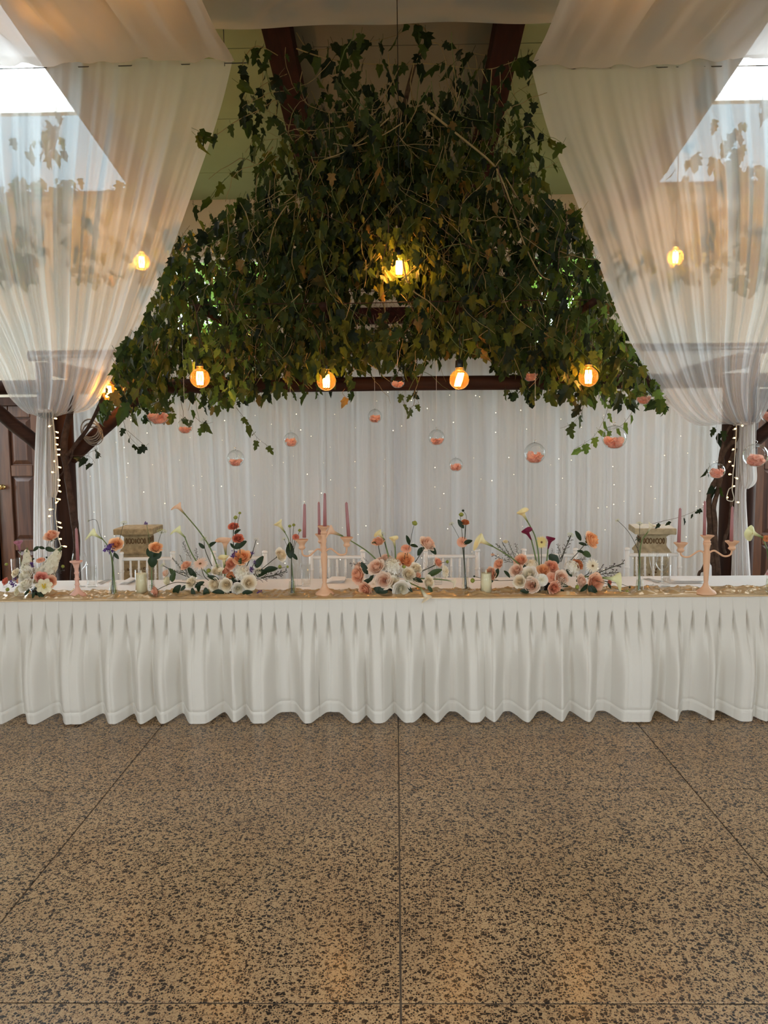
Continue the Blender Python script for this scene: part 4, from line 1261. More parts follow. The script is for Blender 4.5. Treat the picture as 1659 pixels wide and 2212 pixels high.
# gold satin runner
def run_z(x, y):
    e = smooth(0, .03, min(y - 4.572, 4.815 - y))
    return TZ + .004 + e * (.013 * max(0, ns(x * 4.2 + 2.2 * ns(y * 9, x), y * 13)) + .012 * (1 - min(1, 5 * abs(ns(x * 7 + 3 * y, y * 9 + x, 3)))) + .008 * (1 - min(1, 4 * abs(ns(x * 16 - 4 * y, y * 14, 6)))))
def rn(u, v):
    x = -TX + 2 * TX * u
    yb = 4.805 + .018 * ns(x * 1.3, 2) + .006 * ns(x * 5, 7)
    if v < .1:
        return (x, 4.560 - .004, TZ + .003 - .008 * (1 - v / .1) + .004 * ns(x * 3, 1))
    y = 4.562 + (yb - 4.562) * (v - .1) / .9
    return (x, y, run_z(x, y) + .002)
o = link('table_runner', MB().grid(rn, 900, 40).mesh('table_runner', M['satin']))
tag(o, 'crumpled gold satin runner along the front of the table', 'table runner')

# ================================================================== chairs
def make_chair():
    t = thing('banquet_chair', '', 'chair', (0, 0, 0), 'white spindle-back chairs behind the table')
    W = .385
    H = .865
    seat = MB().box((-.20, -.40, .43), (.20, .0, .455), bev=.01)
    part('seat', seat, M['white_paint'], t, False)
    part('cushion', MB().box((-.19, -.39, .456), (.19, -.01, .49), bev=.014), M['linen'], t, False)
    for sx in (-1, 1):
        x = sx * W / 2
        pr = []
        for k in range(15):
            z = k * H / 14
            pr.append((x, .03 * smooth(.45, .87, z), z))
        q = MB().tube(pr, [.017] * 13 + [.018, .017], 10)
        for z in (.62, .74):
            q.lathe([(.017, -.01), (.0205, -.005), (.0205, .005), (.017, .01)], 10, M=Matrix.Translation((x, .03 * smooth(.45, .87, z), z)), caps=False)
        q.lathe([(.013, 0), (.021, .006), (.021, .016), (.012, .022)], 10, M=Matrix.Translation((x, .03, H)))
        part('back_post', q, M['white_paint'], t)
        part('leg', MB().tube([(x, -.38, 0), (x, -.385, .2), (x, -.38, .43)], [.012, .016, .017], 10), M['white_paint'], t)
        part('stretcher', MB().tube([(x, -.38, .2), (x, .0, .2)], .009, 8), M['white_paint'], t)
    part('top_rail', MB().tube([(-W / 2, .028, .832), (W / 2, .028, .832)], .0135, 10), M['white_paint'], t)
    part('lower_rail', MB().tube([(-W / 2, .012, .632), (W / 2, .012, .632)], .011, 10), M['white_paint'], t)
    for k in range(5):
        x = (k - 2) * .062
        q = MB().tube([(x * .92, .012, .632), (x, .022, .72), (x, .028, .832)], [.008, .0085, .008], 8)
        for z in (.69, .72, .76):
            q.lathe([(.008, -.006), (.0115, 0), (.008, .006)], 8, M=Matrix.Translation((x, .022, z)), caps=False)
        part('spindle', q, M['white_paint'], t)
    part('stretcher', MB().tube([(-W / 2, -.19, .2), (W / 2, -.19, .2)], .009, 8), M['white_paint'], t)
    return t
CH = [(317, 'white spindle-back chair in front of the brown carved pedestal'), (516, 'white spindle-back chair behind the arrangement with the tall peach calla'),
      (728, 'white spindle-back chair behind the four-candle candelabra'), (975, 'white spindle-back chair behind the central arrangement and slim vase'),
      (1188, 'white spindle-back chair behind the arrangement with maroon callas'), (1412, 'white spindle-back chair in front of the pale carved pedestal'), (1742, 'white spindle-back chair with the pink checked cloth')]
chair0 = make_chair()
for i, (px, lab) in enumerate(CH):
    c = chair0 if i == 0 else copy_tree(chair0)
    c.location = (at(px, 1200, 5.66).x, 5.64, 0)
    c['label'] = lab
    c.rotation_euler.z = [.03, -.02, .02, -.03, .03, -.02, 0][i]
# pink checked cloth over the last chair
m, tt, N, L, p_ = nt('pink_gingham')
ck = N.new('ShaderNodeTexChecker'); ck.inputs['Scale'].default_value = 38; ck.inputs['Color1'].default_value = (.78, .30, .32, 1); ck.inputs['Color2'].default_value = (.85, .74, .70, 1)
tc = N.new('ShaderNodeTexCoord'); L.new(tc.outputs['Object'], ck.inputs['Vector']); L.new(ck.outputs['Color'], p_.inputs['Base Color']); p_.inputs['Roughness'].default_value = .8
cx_ = at(1742, 1200, 5.66).x
def ging(u, v):
    s = (v - .5) * 2
    x = (u - .5) * (.30 + .42 * abs(s))
    y = .03 + .035 * (1 if s > 0 else -1) * min(1, abs(s) * 8) + .015 * math.sin(u * 14 + s) * abs(s)
    z = .866 - abs(s) ** 1.2 * .38 + .012 * math.cos(min(1, abs(s) * 8) * PI / 2) + .012
    return (x, y, z)
o = link('checked_cloth', MB().grid(ging, 24, 24).mesh('checked_cloth', m), loc=(cx_, 5.64, 0))
tag(o, 'pink and white checked cloth draped over a chair back', 'cloth')

# ================================================================== pedestals
def pedestal(px, Y, mside, mtop, rz, label, Htop):
    x = at(px, 1150, Y).x
    t = thing('stone_pedestal', label, 'pedestal', (x, Y, 0), None, rz)
    def sq(prof):
        v, f = [], []
        for h, z in prof:
            v += [(-h, -h, z), (h, -h, z), (h, h, z), (-h, h, z)]
        for i in range(len(prof) - 1):
            for k in range(4):
                f.append((i * 4 + k, i * 4 + (k + 1) % 4, i * 4 + 4 + (k + 1) % 4, i * 4 + 4 + k))
        f.append((3, 2, 1, 0)); b_ = (len(prof) - 1) * 4; f.append((b_, b_ + 1, b_ + 2, b_ + 3))
        return MB().add(v, f)
    H = Htop
    part('base', sq([(.155, 0), (.155, .10), (.135, .13), (.12, .16)]), mside, t, False)
    sh = part('shaft', sq([(.112, .16), (.118, H - .215)]), mside, t, False)
    part('moulding', sq([(.124, H - .215), (.131, H - .208), (.131, H - .196), (.122, H - .186), (.118, H - .176), (.104, H - .158), (.098, H - .145)]), mside, t, False)
    part('neck', sq([(.096, H - .145), (.094, H - .072)]), mside, t, False)
    part('cornice', sq([(.097, H - .072), (.106, H - .062), (.128, H - .049)]), mside, t, False)
    part('capital', sq([(.155, H - .049), (.158, H - .043), (.158, H - .005), (.154, H - .001)]), mside, t, False)
    part('top_face', sq([(.154, H - .001), (.152, H)]), mtop, t, False)
    # carved knot frieze on each face of the neck, carved blossoms on the shaft
    for k in range(4):
        A = Matrix.Rotation(k * PI / 2, 4, 'Z')
        q = MB()
        for sx in (-1, 1):
            for ph in (0, PI):
                pts = []
                for j in range(15):
                    s = j / 14
                    pts.append(A @ Vector((sx * (.012 + .062 * s), -.0965, H - .108 + (.020 + .004 * s) * math.sin(s * 2.5 * PI + ph) * (1 if s < .9 else .6))))
                q.tube(pts, .0042, 5)
            q.tube([A @ Vector((sx * .074 + .006 * math.cos(a), -.0965, H - .108 + .022 * math.sin(a))) for a in [2 * PI * j / 12 for j in range(13)]], .004, 5)
        q.tube([A @ Vector((0, -.0965, H - .126)), A @ Vector((0, -.0965, H - .090))], .006, 5)
        part('carved_knot', q, M['stone_dark'], t)
        q = MB(); rr = random.Random(k)
        for z in (.28, .40, .52, .64):
            for _ in range(7):
                cx0, cz0 = rr.uniform(-.08, .08), z + rr.uniform(-.05, .05)
                q.lathe([(.001, -.002), (.010, 0), (.001, .004)], 6, M=A @ Matrix.Translation((cx0, -.117, cz0)) @ toZ((0, -1, 0)) @ Matrix.Scale(rr.uniform(.5, 1.2), 4))
        part('carved_blossoms', q, M['stone_dark'], t)['kind'] = 'stuff'
pedestal(300, 6.3, M['stone'], M['stone'], .04, 'weathered brown carved stone pedestal behind the chair', 1.005)
pedestal(1408, 6.2, M['stone_pale'], M['stone_top'], -.14, 'pale carved stone pedestal with knot frieze and cream top', .985)

# ================================================================== candle holders
def W2(b, a, c, Y, base):                       # pixel offset from base to local metres
    q = at(a, c, Y) - base
    return (q.x, 0, q.z)
def lathe_px(prof, Y):
    k = mpp(Y)
    return [(r * k, z * k) for r, z in prof]
def taper(px, py0, py1, w0, w1, Y, label, tilt_px=0, y_off=0):
    base = at(px, py0, Y)
    k = mpp(Y); h = (py0 - py1) * k
    t = thing('taper_candle', label, 'candle', base, 'mauve taper candles')
    dx = tilt_px * k
    pts, rr = [], []
    for s, r in ((0, 1), (.4, .93), (.75, .84), (.94, .72), (.965, .70), (.985, .42), (1, .10)):
        pts.append((dx * s, 0, h * s)); rr.append(w0 / 2 * k * r)
    part('wax', MB().tube(pts, rr, 12), M['mauve_wax'], t)
    part('wick', MB().tube([(dx, 0, h), (dx, 0, h + .006)], .001, 4), M['cord_white'], t)
def cup_profile(r, h, k):
    return [(p * r * k, z * h * k) for p, z in ((.30, 0), (.34, .03), (.52, .16), (.56, .22), (.48, .30), (.42, .34), (.44, .50), (.62, .68), (.92, .88), (1.0, .96), (.98, 1.0), (.80, .97), (.30, .90), (.01, .90))]
def O1(X, Y): return (X / 4.1475, 1040 + Y / 4.1475)
def O2(X, Y): return (340 + X / 4.1475, 1040 + Y / 4.1475)
def O3(X, Y): return (640 + X / 4.1475, 1040 + Y / 4.1475)
def O4(X, Y): return (980 + X / 4.1475, 1040 + Y / 4.1475)
def O5(X, Y): return (1259 + X / 4.1475, 1040 + Y / 4.1475)
S4 = 4.1475
# single turned candlestick
bx_, by_ = O1(697, 1030)
g = onz(bx_, by_, TZ + .006); Yc = g.y; k = mpp(Yc)
t = thing('candlestick', 'pink turned candlestick beside the white stock flowers', 'candlestick', g)
pr = [(76, 0), (77, 6), (70, 20), (48, 40), (28, 62), (20, 84), (17, 96), (20, 106), (24, 112), (18, 122), (17, 150), (22, 156), (24, 164), (18, 172), (17, 205), (22, 212), (22, 222), (17, 230), (19, 262), (24, 270), (24, 280), (28, 296), (34, 308), (52, 316), (56, 324), (54, 329), (30, 326), (1, 322)]
part('turned_stem', MB().lathe([(a / S4 * k, c / S4 * k) for a, c in pr], 24), M['pink_paint'], t)
taper(*O1(697, 712)[:1], O1(0, 707)[1], O1(0, 410)[1], 31 / S4, 0, Yc, 'single mauve taper candle in the pink turned candlestick', 0)

def candelabra(O, bxy, label, arms, cz, cr, ch, sprof, mt, joint, base_r):
    px, py = O(*bxy)
    g = onz(px, py, TZ + .008); Yc = g.y; k = mpp(Yc) / S4
    t = thing('candelabra', label, 'candelabra', g)
    part('stem', MB().lathe([(a * k, c * k) for a, c in sprof], 24), mt, t)
    part('cup', MB().lathe([(a, c + cz * k) for a, c in cup_profile(cr, ch, k)], 22), mt, t)
    for (dx, dy, z, r, h) in arms:
        d = Vector((dx * k, dy * k, 0)); L_ = d.length; u = d.normalized()
        zj, zc = joint * k, z * k
        pts = [u * (.02 * L_) + Vector((0, 0, zj - .012)), u * (.14 * L_) + Vector((0, 0, zj + .012)), u * (.30 * L_) + Vector((0, 0, zj + .020)), u * (.48 * L_) + Vector((0, 0, zj + .004)), u * (.66 * L_) + Vector((0, 0, zj - .013)), u * (.84 * L_) + Vector((0, 0, zj - .014)), u * (.97 * L_) + Vector((0, 0, zj - .002)), u * L_ + Vector((0, 0, zc + .003))]
        part('arm', MB().tube(catmull(pts, 4), .0055, 8), mt, t)
        part('cup', MB().lathe(cup_profile(r, h, k), 20, M=Matrix.Translation(u * L_ + Vector((0, 0, zc)))), mt, t)
    return g, k
sp1 = [(86, 0), (86, 8), (76, 22), (46, 44), (28, 70), (22, 96), (18, 112), (20, 125), (24, 230), (30, 340), (30, 372), (22, 385), (26, 398), (22, 410), (26, 424), (18, 445), (22, 475), (26, 490), (20, 520), (26, 545), (26, 552)]
g, k = candelabra(O3, (255, 1012), 'tall peach candelabra holding four mauve candles', [(-182, -140, 432, 58, 92), (212, -70, 442, 58, 90), (-46, 205, 440, 55, 90)], 545, 55, 82, sp1, M['peach_warm'], 392, 85)
Yc = g.y
taper(*[O3(256, 395)[0]], O3(0, 402)[1], O3(0, 100)[1], 34 / S4, 0, Yc, 'tallest mauve taper candle in the centre of the tall candelabra', 1)
yy = Yc - 140 * k; taper(O3(72, 0)[0], O3(0, 503)[1], O3(0, 195)[1], 34 / S4, 0, yy, 'mauve taper candle on the tall candelabra arm nearest the slim green-bud vase', 2)
yy = Yc - 70 * k; taper(O3(469, 0)[0], O3(0, 492)[1], O3(0, 181)[1], 34 / S4, 0, yy, 'leaning mauve taper candle on the tall candelabra arm above the large peach calla', -4)
yy = Yc + 205 * k; taper(O3(207, 0)[0], O3(0, 478)[1], O3(0, 178)[1], 29 / S4, 0, yy, 'mauve taper candle on the back arm of the tall candelabra', 0)
sp2 = [(92, 0), (92, 8), (84, 20), (52, 42), (30, 66), (22, 92), (18, 104), (20, 115), (26, 240), (31, 350), (31, 362), (24, 372), (28, 384), (22, 396), (26, 420), (30, 440), (36, 452), (28, 464), (24, 478)]
g, k = candelabra(O5, (1100, 1003), 'wide peach candelabra holding three mauve candles by the vine trunks', [(-242, -20, 378, 62, 90), (232, 20, 388, 62, 85)], 455, 60, 74, sp2, M['peach_warm'], 358, 92)
Yc = g.y
taper(O5(1089, 0)[0], O5(0, 482)[1], O5(0, 172)[1], 29 / S4, 0, Yc, 'middle mauve taper candle of the wide candelabra', -1)
taper(O5(860, 0)[0], O5(0, 545)[1], O5(0, 235)[1], 32 / S4, 0, Yc - 20 * k, 'mauve taper candle on the wide candelabra arm beside the pale pedestal', 1)
taper(O5(1330, 0)[0], O5(0, 536)[1], O5(0, 220)[1], 32 / S4, 0, Yc + 20 * k, 'mauve taper candle on the wide candelabra arm before the curtain tail', 0)

def pillar(O, X, Yb, w_, ytop, gtop, label):
    px, py = O(X, Yb - 4)
    g = onz(px, py, TZ + .008); k = mpp(g.y) / S4
    t = thing('pillar_candle', label, 'candle', g, 'ivory pillar candles in glass')
    r = w_ / 2 * k; h = (Yb - ytop) * k; hg = (Yb - gtop) * k
    part('wax', MB().lathe([(.001, .004), (r * .94, .004), (r * .95, h * .5), (r * .94, h - .004), (r * .9, h), (r * .3, h - .004), (.001, h - .005)], 28), M['ivory_wax'], t)
    part('flame', MB().lathe([(.002, h - .004), (.0055, h + .006), (.004, h + .014), (.0005, h + .022)], 10), M['led_flame'], t)
    part('glass_cylinder', MB().lathe([(.001, .001), (r, .001), (r, hg), (r - .0018, hg), (r - .0018, .0035), (.001, .0035)], 32, caps=False), M['glass'], t)
pillar(O1, 1272, 1005, 112, 822, 785, 'ivory pillar candle in glass between two slim vases by the brown pedestal')
pillar(O4, 290, 1000, 104, 818, 775, 'ivory pillar candle in glass behind the trailing green bud')

# ================================================================== glasses, cutlery, napkins
def tumbler(O, X, Yb, w_, ytop, label):
    g = onz(*O(X, Yb - 6), TZ + .002); k = mpp(g.y) / S4; r = w_ / 2 * k; h = (Yb - ytop) * k
    o = link('tumbler', MB().lathe([(.001, 0), (r * .90, 0), (r * .93, .004), (r, h), (r - .0016, h), (r * .90 - .001, .014), (.001, .012)], 26, caps=False).mesh('tumbler', M['glass']), loc=g)
    tag(o, label, 'drinking glass', 'water tumblers')
def stemglass(O, X, Yb, w_, ytop, ybowl, flute, label):
    g = onz(*O(X, Yb - 8), TZ + .002); k = mpp(g.y) / S4; r = w_ / 2 * k; H = (Yb - ytop) * k; z0 = (Yb - ybowl) * k
    t = thing('champagne_flute' if flute else 'wine_glass', label, 'wine glass', g, 'stemmed glasses')
    hb = H - z0
    prof = [(.003, z0), (r * .35, z0 + hb * .10), (r * .8, z0 + hb * .28), (r * 1.0, z0 + hb * .48), (r * .97, z0 + hb * .7), (r * .80, H)] if not flute else [(.003, z0), (r * .3, z0 + hb * .15), (r * .62, z0 + hb * .45), (r * .9, z0 + hb * .75), (r * .95, H)]
    part('bowl', MB().lathe(prof, 26, caps=False), M['glass'], t)
    part('stem', MB().lathe([(.0045, .004), (.0032, z0 * .5), (.0036, z0)], 10), M['glass'], t)
    part('foot', MB().lathe([(.001, 0), (.032, 0), (.031, .0015), (.008, .004), (.004, .008)], 24), M['glass'], t)
tumbler(O1, 825, 948, 92, 755, 'water tumbler beside the pink candlestick')
tumbler(O2, 1332, 942, 86, 742, 'water tumbler behind the tall candelabra')
tumbler(O5, 742, 942, 84, 748, 'water tumbler behind the wine glass by the pale pedestal')
tumbler(O3, 1272, 928, 76, 760, 'water tumbler behind the central arrangement')
tumbler(O1, 150, 900, 80, 690, 'tall water tumbler behind the white stock flowers')
stemglass(O1, 722, 950, 130, 640, 810, False, 'wine glass half hidden behind the pink candlestick')
stemglass(O2, 1255, 945, 90, 640, 820, False, 'wine glass behind the slim vase and tall candelabra')
stemglass(O3, 1188, 905, 105, 628, 780, False, 'wine glass behind the central arrangement')
stemglass(O2, 262, 890, 90, 640, 790, False, 'wine glass behind the arrangement with the tall peach calla')
stemglass(O5, 706, 955, 116, 645, 815, False, 'wine glass beside the champagne flute by the pale pedestal')
stemglass(O5, 628, 940, 92, 630, 830, True, 'champagne flute beside the wine glass by the pale pedestal')
def cutlery(kind, O, a, c, label):
    p, q = onz(*O(*a), TZ + .003), onz(*O(*c), TZ + .003)
    t = thing(kind, label, 'cutlery', p, 'table cutlery'); d = q - p; u = d.normalized(); L_ = d.length; s = Vector((-u.y, u.x, 0))
    def strip(pts, z=.0012):
        v, f = [], []
        for x, w_, h in pts:
            for sg in (-1, 1):
                v.append(u * x * L_ + s * sg * w_ + Vector((0, 0, h)))
                v.append(u * x * L_ + s * sg * w_ + Vector((0, 0, h + .002)))
        for i in range(len(pts) - 1):
            b = i * 4
            f += [(b + 1, b + 3, b + 7, b + 5), (b, b + 4, b + 6, b + 2), (b, b + 1, b + 5, b + 4), (b + 3, b + 2, b + 6, b + 7)]
        f += [(0, 2, 3, 1), (len(v) - 4, len(v) - 3, len(v) - 1, len(v) - 2)]
        return MB().add(v, f)
    part('handle', strip([(0, .006, 0), (.1, .0075, .001), (.45, .0045, .002), (.55, .004, .002)]), M['steel'], t, False)
    if kind == 'table_knife':
        part('blade', strip([(.55, .005, .002), (.62, .009, .001), (.9, .009, .001), (1, .002, .001)]), M['steel'], t, False)
    elif kind == 'table_fork':
        part('neck', strip([(.55, .004, .002), (.66, .008, .003), (.76, .011, .004), (.78, .011, .004)]), M['steel'], t, False)
        for k in range(4):
            o_ = (k - 1.5) * .0062
            b = strip([(.77, .0018, .004), (.9, .0016, .003), (1, .0008, .004)])
            b.v = [tuple(Vector(x) + s * o_) for x in b.v]
            part('tine', b, M['steel'], t, False)
    else:
        part('spoon_bowl', strip([(.55, .004, .002), (.7, .012, .001), (.84, .016, .0), (.95, .011, .001), (1, .003, .003)]), M['steel'], t, False)
cutlery('table_knife', O1, (880, 912), (975, 876), 'steel knife laid behind the vase with the orange rose and purple statice')
cutlery('table_fork', O1, (900, 920), (990, 884), 'steel fork laid behind the vase with the orange rose and purple statice')
cutlery('table_knife', O5, (545, 872), (690, 912), 'steel knife laid behind the slim vase by the pale pedestal')
cutlery('table_fork', O5, (575, 870), (720, 906), 'steel fork laid behind the slim vase by the pale pedestal')
cutlery('table_spoon', O5, (965, 872), (1085, 888), 'steel spoon laid behind the wide candelabra')
def napkin(O, X0, X1, Y0, Y1, label):
    p, q = onz(*O(X0, Y1), TZ + .003), onz(*O(X1, Y0), TZ + .003)
    t = thing('napkin', label, 'napkin', ((p.x + q.x) / 2, (p.y + q.y) / 2, TZ + .002), 'folded white napkins')
    w_, d_ = abs(q.x - p.x) / 2, abs(q.y - p.y) / 2
    for i, z in enumerate((0, .007, .014)):
        def fn(u, v):
            x = (u - .5) * 2 * w_ * (1 - .03 * i) + .01 * i; y = (v - .5) * 2 * d_ * (1 - .05 * i)
            return (x, y, z + .002 + .006 * (1 - abs(2 * u - 1) ** 6) * (1 - abs(2 * v - 1) ** 6) + .002 * ns(x * 20, y * 20, i))
        part('fold', MB().grid(fn, 14, 10), M['linen'], t)
napkin(O1, 1055, 1215, 880, 925, 'folded white napkin in front of the chair by the brown pedestal')
napkin(O3, 265, 425, 870, 912, 'folded white napkin behind the tall candelabra')
napkin(O5, 785, 985, 868, 915, 'folded white napkin in front of the chair by the pale pedestal')
# ================================================================== flowers
def rose_mb(seed, openness=1.0, ruffle=.0):
    """spiral of cupped petals opening along +Z, outer radius about 1"""
    rr = random.Random(seed)
    b = MB()
    layers = [(3, .17, .62, 1.25, .00), (3, .30, .62, 1.25, .03), (4, .45, .58, 1.05, .06), (5, .62, .48, .92, .10), (5, .80, .34, .88, .15), (6, .96, .14, .76, .20)]
    for li, (n, rt, ht, wd, curl) in enumerate(layers):
        rt2 = rt * (1 if li < 2 else .8 + .2 * openness)
        th0 = rr.uniform(0, 6)
        for k in range(n):
            th = th0 + 2 * PI * k / n + rr.uniform(-.15, .15)
            hh = ht + rr.uniform(-.04, .05); rj = rt2 * rr.uniform(.94, 1.05)
            tw = .10 * rt2
            def pet(u, v):
                t = (u - .5) * 2
                a = th + t * wd * (.45 + .55 * math.sin(PI * min(1, .15 + .75 * v)))
                rad = rj * (.22 + .78 * math.sin(min(1, v * 1.12) * PI / 2)) + tw * t      # spiral overlap
                edge = max(0, v - .72) / .28
                point = 1 - .16 * t * t * v
                z = -.55 + (hh + .55) * (v ** 1.15) * point
                rad += curl * edge ** 1.6 * (1 - .35 * t * t)
                z -= curl * .75 * edge ** 2
                z += ruffle * .04 * math.sin(8 * t + k) * v * v
                return (rad * math.cos(a), rad * math.sin(a), z)
            b.grid(pet, 5, 5)
    for k in range(5):
        A = Matrix.Rotation(2 * PI * k / 5, 4, 'Z')
        b.add([(.05, -.12, -.56), (.05, .12, -.56), (.45, .10, -.58), (.45, -.10, -.58), (.85, 0, -.42)], [(0, 1, 2, 3), (3, 2, 4)], 1, A)
    return b
def carnation_mb(seed):
    rr = random.Random(seed); b = MB()
    for li, (n, rt, h) in enumerate(((5, .35, .62), (7, .62, .52), (9, .88, .34), (9, 1.0, .16))):
        for k in range(n):
            th = 2 * PI * k / n + rr.uniform(-.3, .3)
            def pet(u, v):
                t = (u - .5) * 2
                a = th + t * .55 * v ** .6
                z = h * v - .2 * v ** 4 + .09 * math.sin(t * 11 + k * 2) * v * v
                return (rt * v * math.cos(a), rt * v * math.sin(a), z - .2)
            b.grid(pet, 5, 3)
    return b
def side_rose_mb(seed):
    return rose_mb(seed, .6)
def hydrangea_mb(seed, n=95):
    rr = random.Random(seed); b = MB()
    b.lathe([(.001, -.75), (.6, -.55), (.78, 0), (.6, .5), (.001, .75)], 10)
    for k in range(n):
        z = 1 - 1.75 * (k + .5) / n; a = k * 2.39996 + rr.uniform(-.2, .2); r_ = math.sqrt(max(0, 1 - z * z))
        d = Vector((r_ * math.cos(a), r_ * math.sin(a), z))
        A = Matrix.Translation(d * rr.uniform(.84, .97)) @ toZ(d + Vector((rr.gauss(0, .2), rr.gauss(0, .2), rr.gauss(0, .2))), rr.uniform(0, 3)) @ Matrix.Scale(rr.uniform(.85, 1.1), 4)
        for q in range(4):
            B = A @ Matrix.Rotation(q * PI / 2, 4, 'Z')
            b.add([(0, 0, 0), (.10, -.07, .03), (.19, -.06, .05), (.21, 0, .02), (.19, .06, .05), (.10, .07, .03)], [(0, 1, 2, 3), (0, 3, 4, 5)], 0, B)
    return b
def gerbera_mb(seed):
    rr = random.Random(seed); b = MB()
    for li, (n, L_, w_, zz) in enumerate(((20, 1.0, .085, .0), (18, .84, .075, .05), (14, .5, .05, .07))):
        for k in range(n):
            A = Matrix.Rotation(2 * PI * k / n + li * .15 + rr.uniform(-.05, .05), 4, 'Z')
            l = L_ * rr.uniform(.9, 1.05); dz = rr.uniform(-.06, .10)
            b.add([(.12, -w_ * .5, zz), (.12, w_ * .5, zz), (l * .55, w_, zz + .09 + dz * .4), (l * .55, -w_, zz + .09 + dz * .4), (l * .93, w_ * .6, zz + dz), (l * .93, -w_ * .6, zz + dz), (l, 0, zz + dz - .03)], [(0, 1, 2, 3), (3, 2, 4, 5), (5, 4, 6)], 0, A)
    b.lathe([(.001, -.12), (.10, -.05), (.19, .02), (.20, .07), (.12, .11), (.001, .10)], 14, 1)
    return b
def daffodil_mb(seed):
    rr = random.Random(seed); b = MB()
    for k in range(7):
        A = Matrix.Rotation(2 * PI * k / 7 + rr.uniform(-.1, .1), 4, 'Z')
        def pet(u, v):
            t = (u - .5) * 2
            w_ = .38 * math.sin(PI * (.08 + .84 * v)) ** .7
            return A @ Vector((.1 + .9 * v, t * w_, .25 * v * v + .15 * t * t - .08 * v + .05 * math.sin(5 * v + k)))
        b.grid(pet, 4, 4)
    for k in range(26):
        a, r_ = rr.uniform(0, 6.28), rr.uniform(.05, .34)
        b.tube([(r_ * .4 * math.cos(a), r_ * .4 * math.sin(a), .0), (r_ * math.cos(a), r_ * math.sin(a), .34)], [.03, .045], 5, 1)
    return b
def calla_mb(seed):
    """funnel rising along +Z from 0 to 1, lip flaring to +X with a pointed tip"""
    b = MB()
    def fn(u, v):
        a = (u - .5) * 2 * PI * 1.06
        s = v
        r_ = .045 + .11 * s + .22 * smooth(.45, 1, s) ** 1.6 * (1 - .25 * math.cos(a) * 0)
        front_ = (1 + math.cos(a)) / 2
        z = s * (.80 + .22 * front_) 
        flare = smooth(.7, 1, s)
        x = r_ * math.cos(a) * (1 + .5 * flare * front_) + .20 * flare * front_ ** 3
        y = r_ * math.sin(a) * (1 - .10 * flare)
        z -= .12 * flare * front_ ** 2
        return (x, y, z)
    b.grid(fn, 22, 10)
    b.tube([(0, 0, .15), (0, 0, .4), (.01, 0, .62)], [.03, .045, .02], 7, 1)
    b.tube([(0, 0, -.06), (0, 0, .08)], [.048, .05], 10, 2)
    return b
def bud_mb():
    b = MB(); b.lathe([(.001, -.8), (.45, -.62), (.95, -.1), (1.0, .2), (.7, .75), (.25, 1.0), (.001, .98)], 10)
    for k in range(5):
        A = Matrix.Rotation(2 * PI * k / 5, 4, 'Z')
        b.add([(.5, -.2, -.7), (.5, .2, -.7), (1.08, .28, .0), (1.08, -.28, .0), (.95, 0, .7)], [(0, 1, 2, 3), (3, 2, 4)], 0, A)
    return b
def umbel_mb(seed, n=26):
    rr = random.Random(seed); b = MB()
    for k in range(n):
        a = k * 2.4; r_ = math.sqrt((k + .5) / n)
        p = Vector((r_ * math.cos(a), r_ * math.sin(a), .25 - .3 * r_ * r_))
        if k % 2 == 0: b.tube([(0, 0, -.5), p], .018, 3, 1, caps=False)
        b.lathe([(.001, -.03), (.11, .02), (.001, .06)], 5, 0, Matrix.Translation(p))
    return b
def statice_mb(seed):
    rr = random.Random(seed); b = MB()
    for k in range(26):
        p = Vector((rr.gauss(0, .45), rr.gauss(0, .35), rr.gauss(0, .42)))
        if p.length > 1: p.normalize()
        A = Matrix.Translation(p) @ toZ((rr.gauss(0, 1), rr.gauss(-.5, 1), rr.gauss(.4, 1)), rr.uniform(0, 6)) @ Matrix.Scale(rr.uniform(.6, 1.1), 4)
        for q in range(4):
            b.add([(0, 0, 0), (.12, -.14, .10), (.28, -.10, .14), (.30, .08, .16), (.12, .14, .10)], [(0, 1, 2, 3, 4)], 0, A @ Matrix.Rotation(q * PI / 2, 4, 'Z'))
    return b
def fleaf_mb(bend=.25, wd=.30):
    b = MB()
    def fn(u, v):
        t = (u - .5) * 2
        w_ = wd * math.sin(PI * min(1, v * .92 + .04)) ** .75
        return (t * w_, v, .12 * abs(t) * w_ * 2 - bend * v * v)
    b.grid(fn, 4, 7)
    return b
def sprig_mb(seed, n=16, leafy=True):
    """needle-leafed or dotted sprig along +Z, unit length"""
    rr = random.Random(seed); b = MB()
    pts = [(0.04 * math.sin(3 * t / 8 + seed), .03 * math.cos(t / 2 + seed), t / 8) for t in range(9)]
    b.tube(pts, .010, 4, 0, caps=False)
    for k in range(n):
        t = .15 + .85 * k / n
        p = Vector(lerp_path([Vector(q) for q in pts], t)); a = k * 2.4
        d = Vector((math.cos(a), math.sin(a), .9)).normalized() * rr.uniform(.08, .16) * (1.25 - t * .6)
        if leafy:
            s = d.orthogonal().normalized() * .016
            b.add([p, p + d * .5 + s, p + d, p + d * .5 - s], [(0, 1, 2, 3)], 1)
        else:
            b.tube([p, p + d * 1.4], .006, 3, 0, caps=False)
            for j in range(4):
                q = p + d * (.7 + .22 * j) + Vector((rr.gauss(0, .012), rr.gauss(0, .012), rr.gauss(0, .012)))
                b.lathe([(.001, -.014), (.014, 0), (.001, .022)], 4, 1, Matrix.Translation(q))
    return b
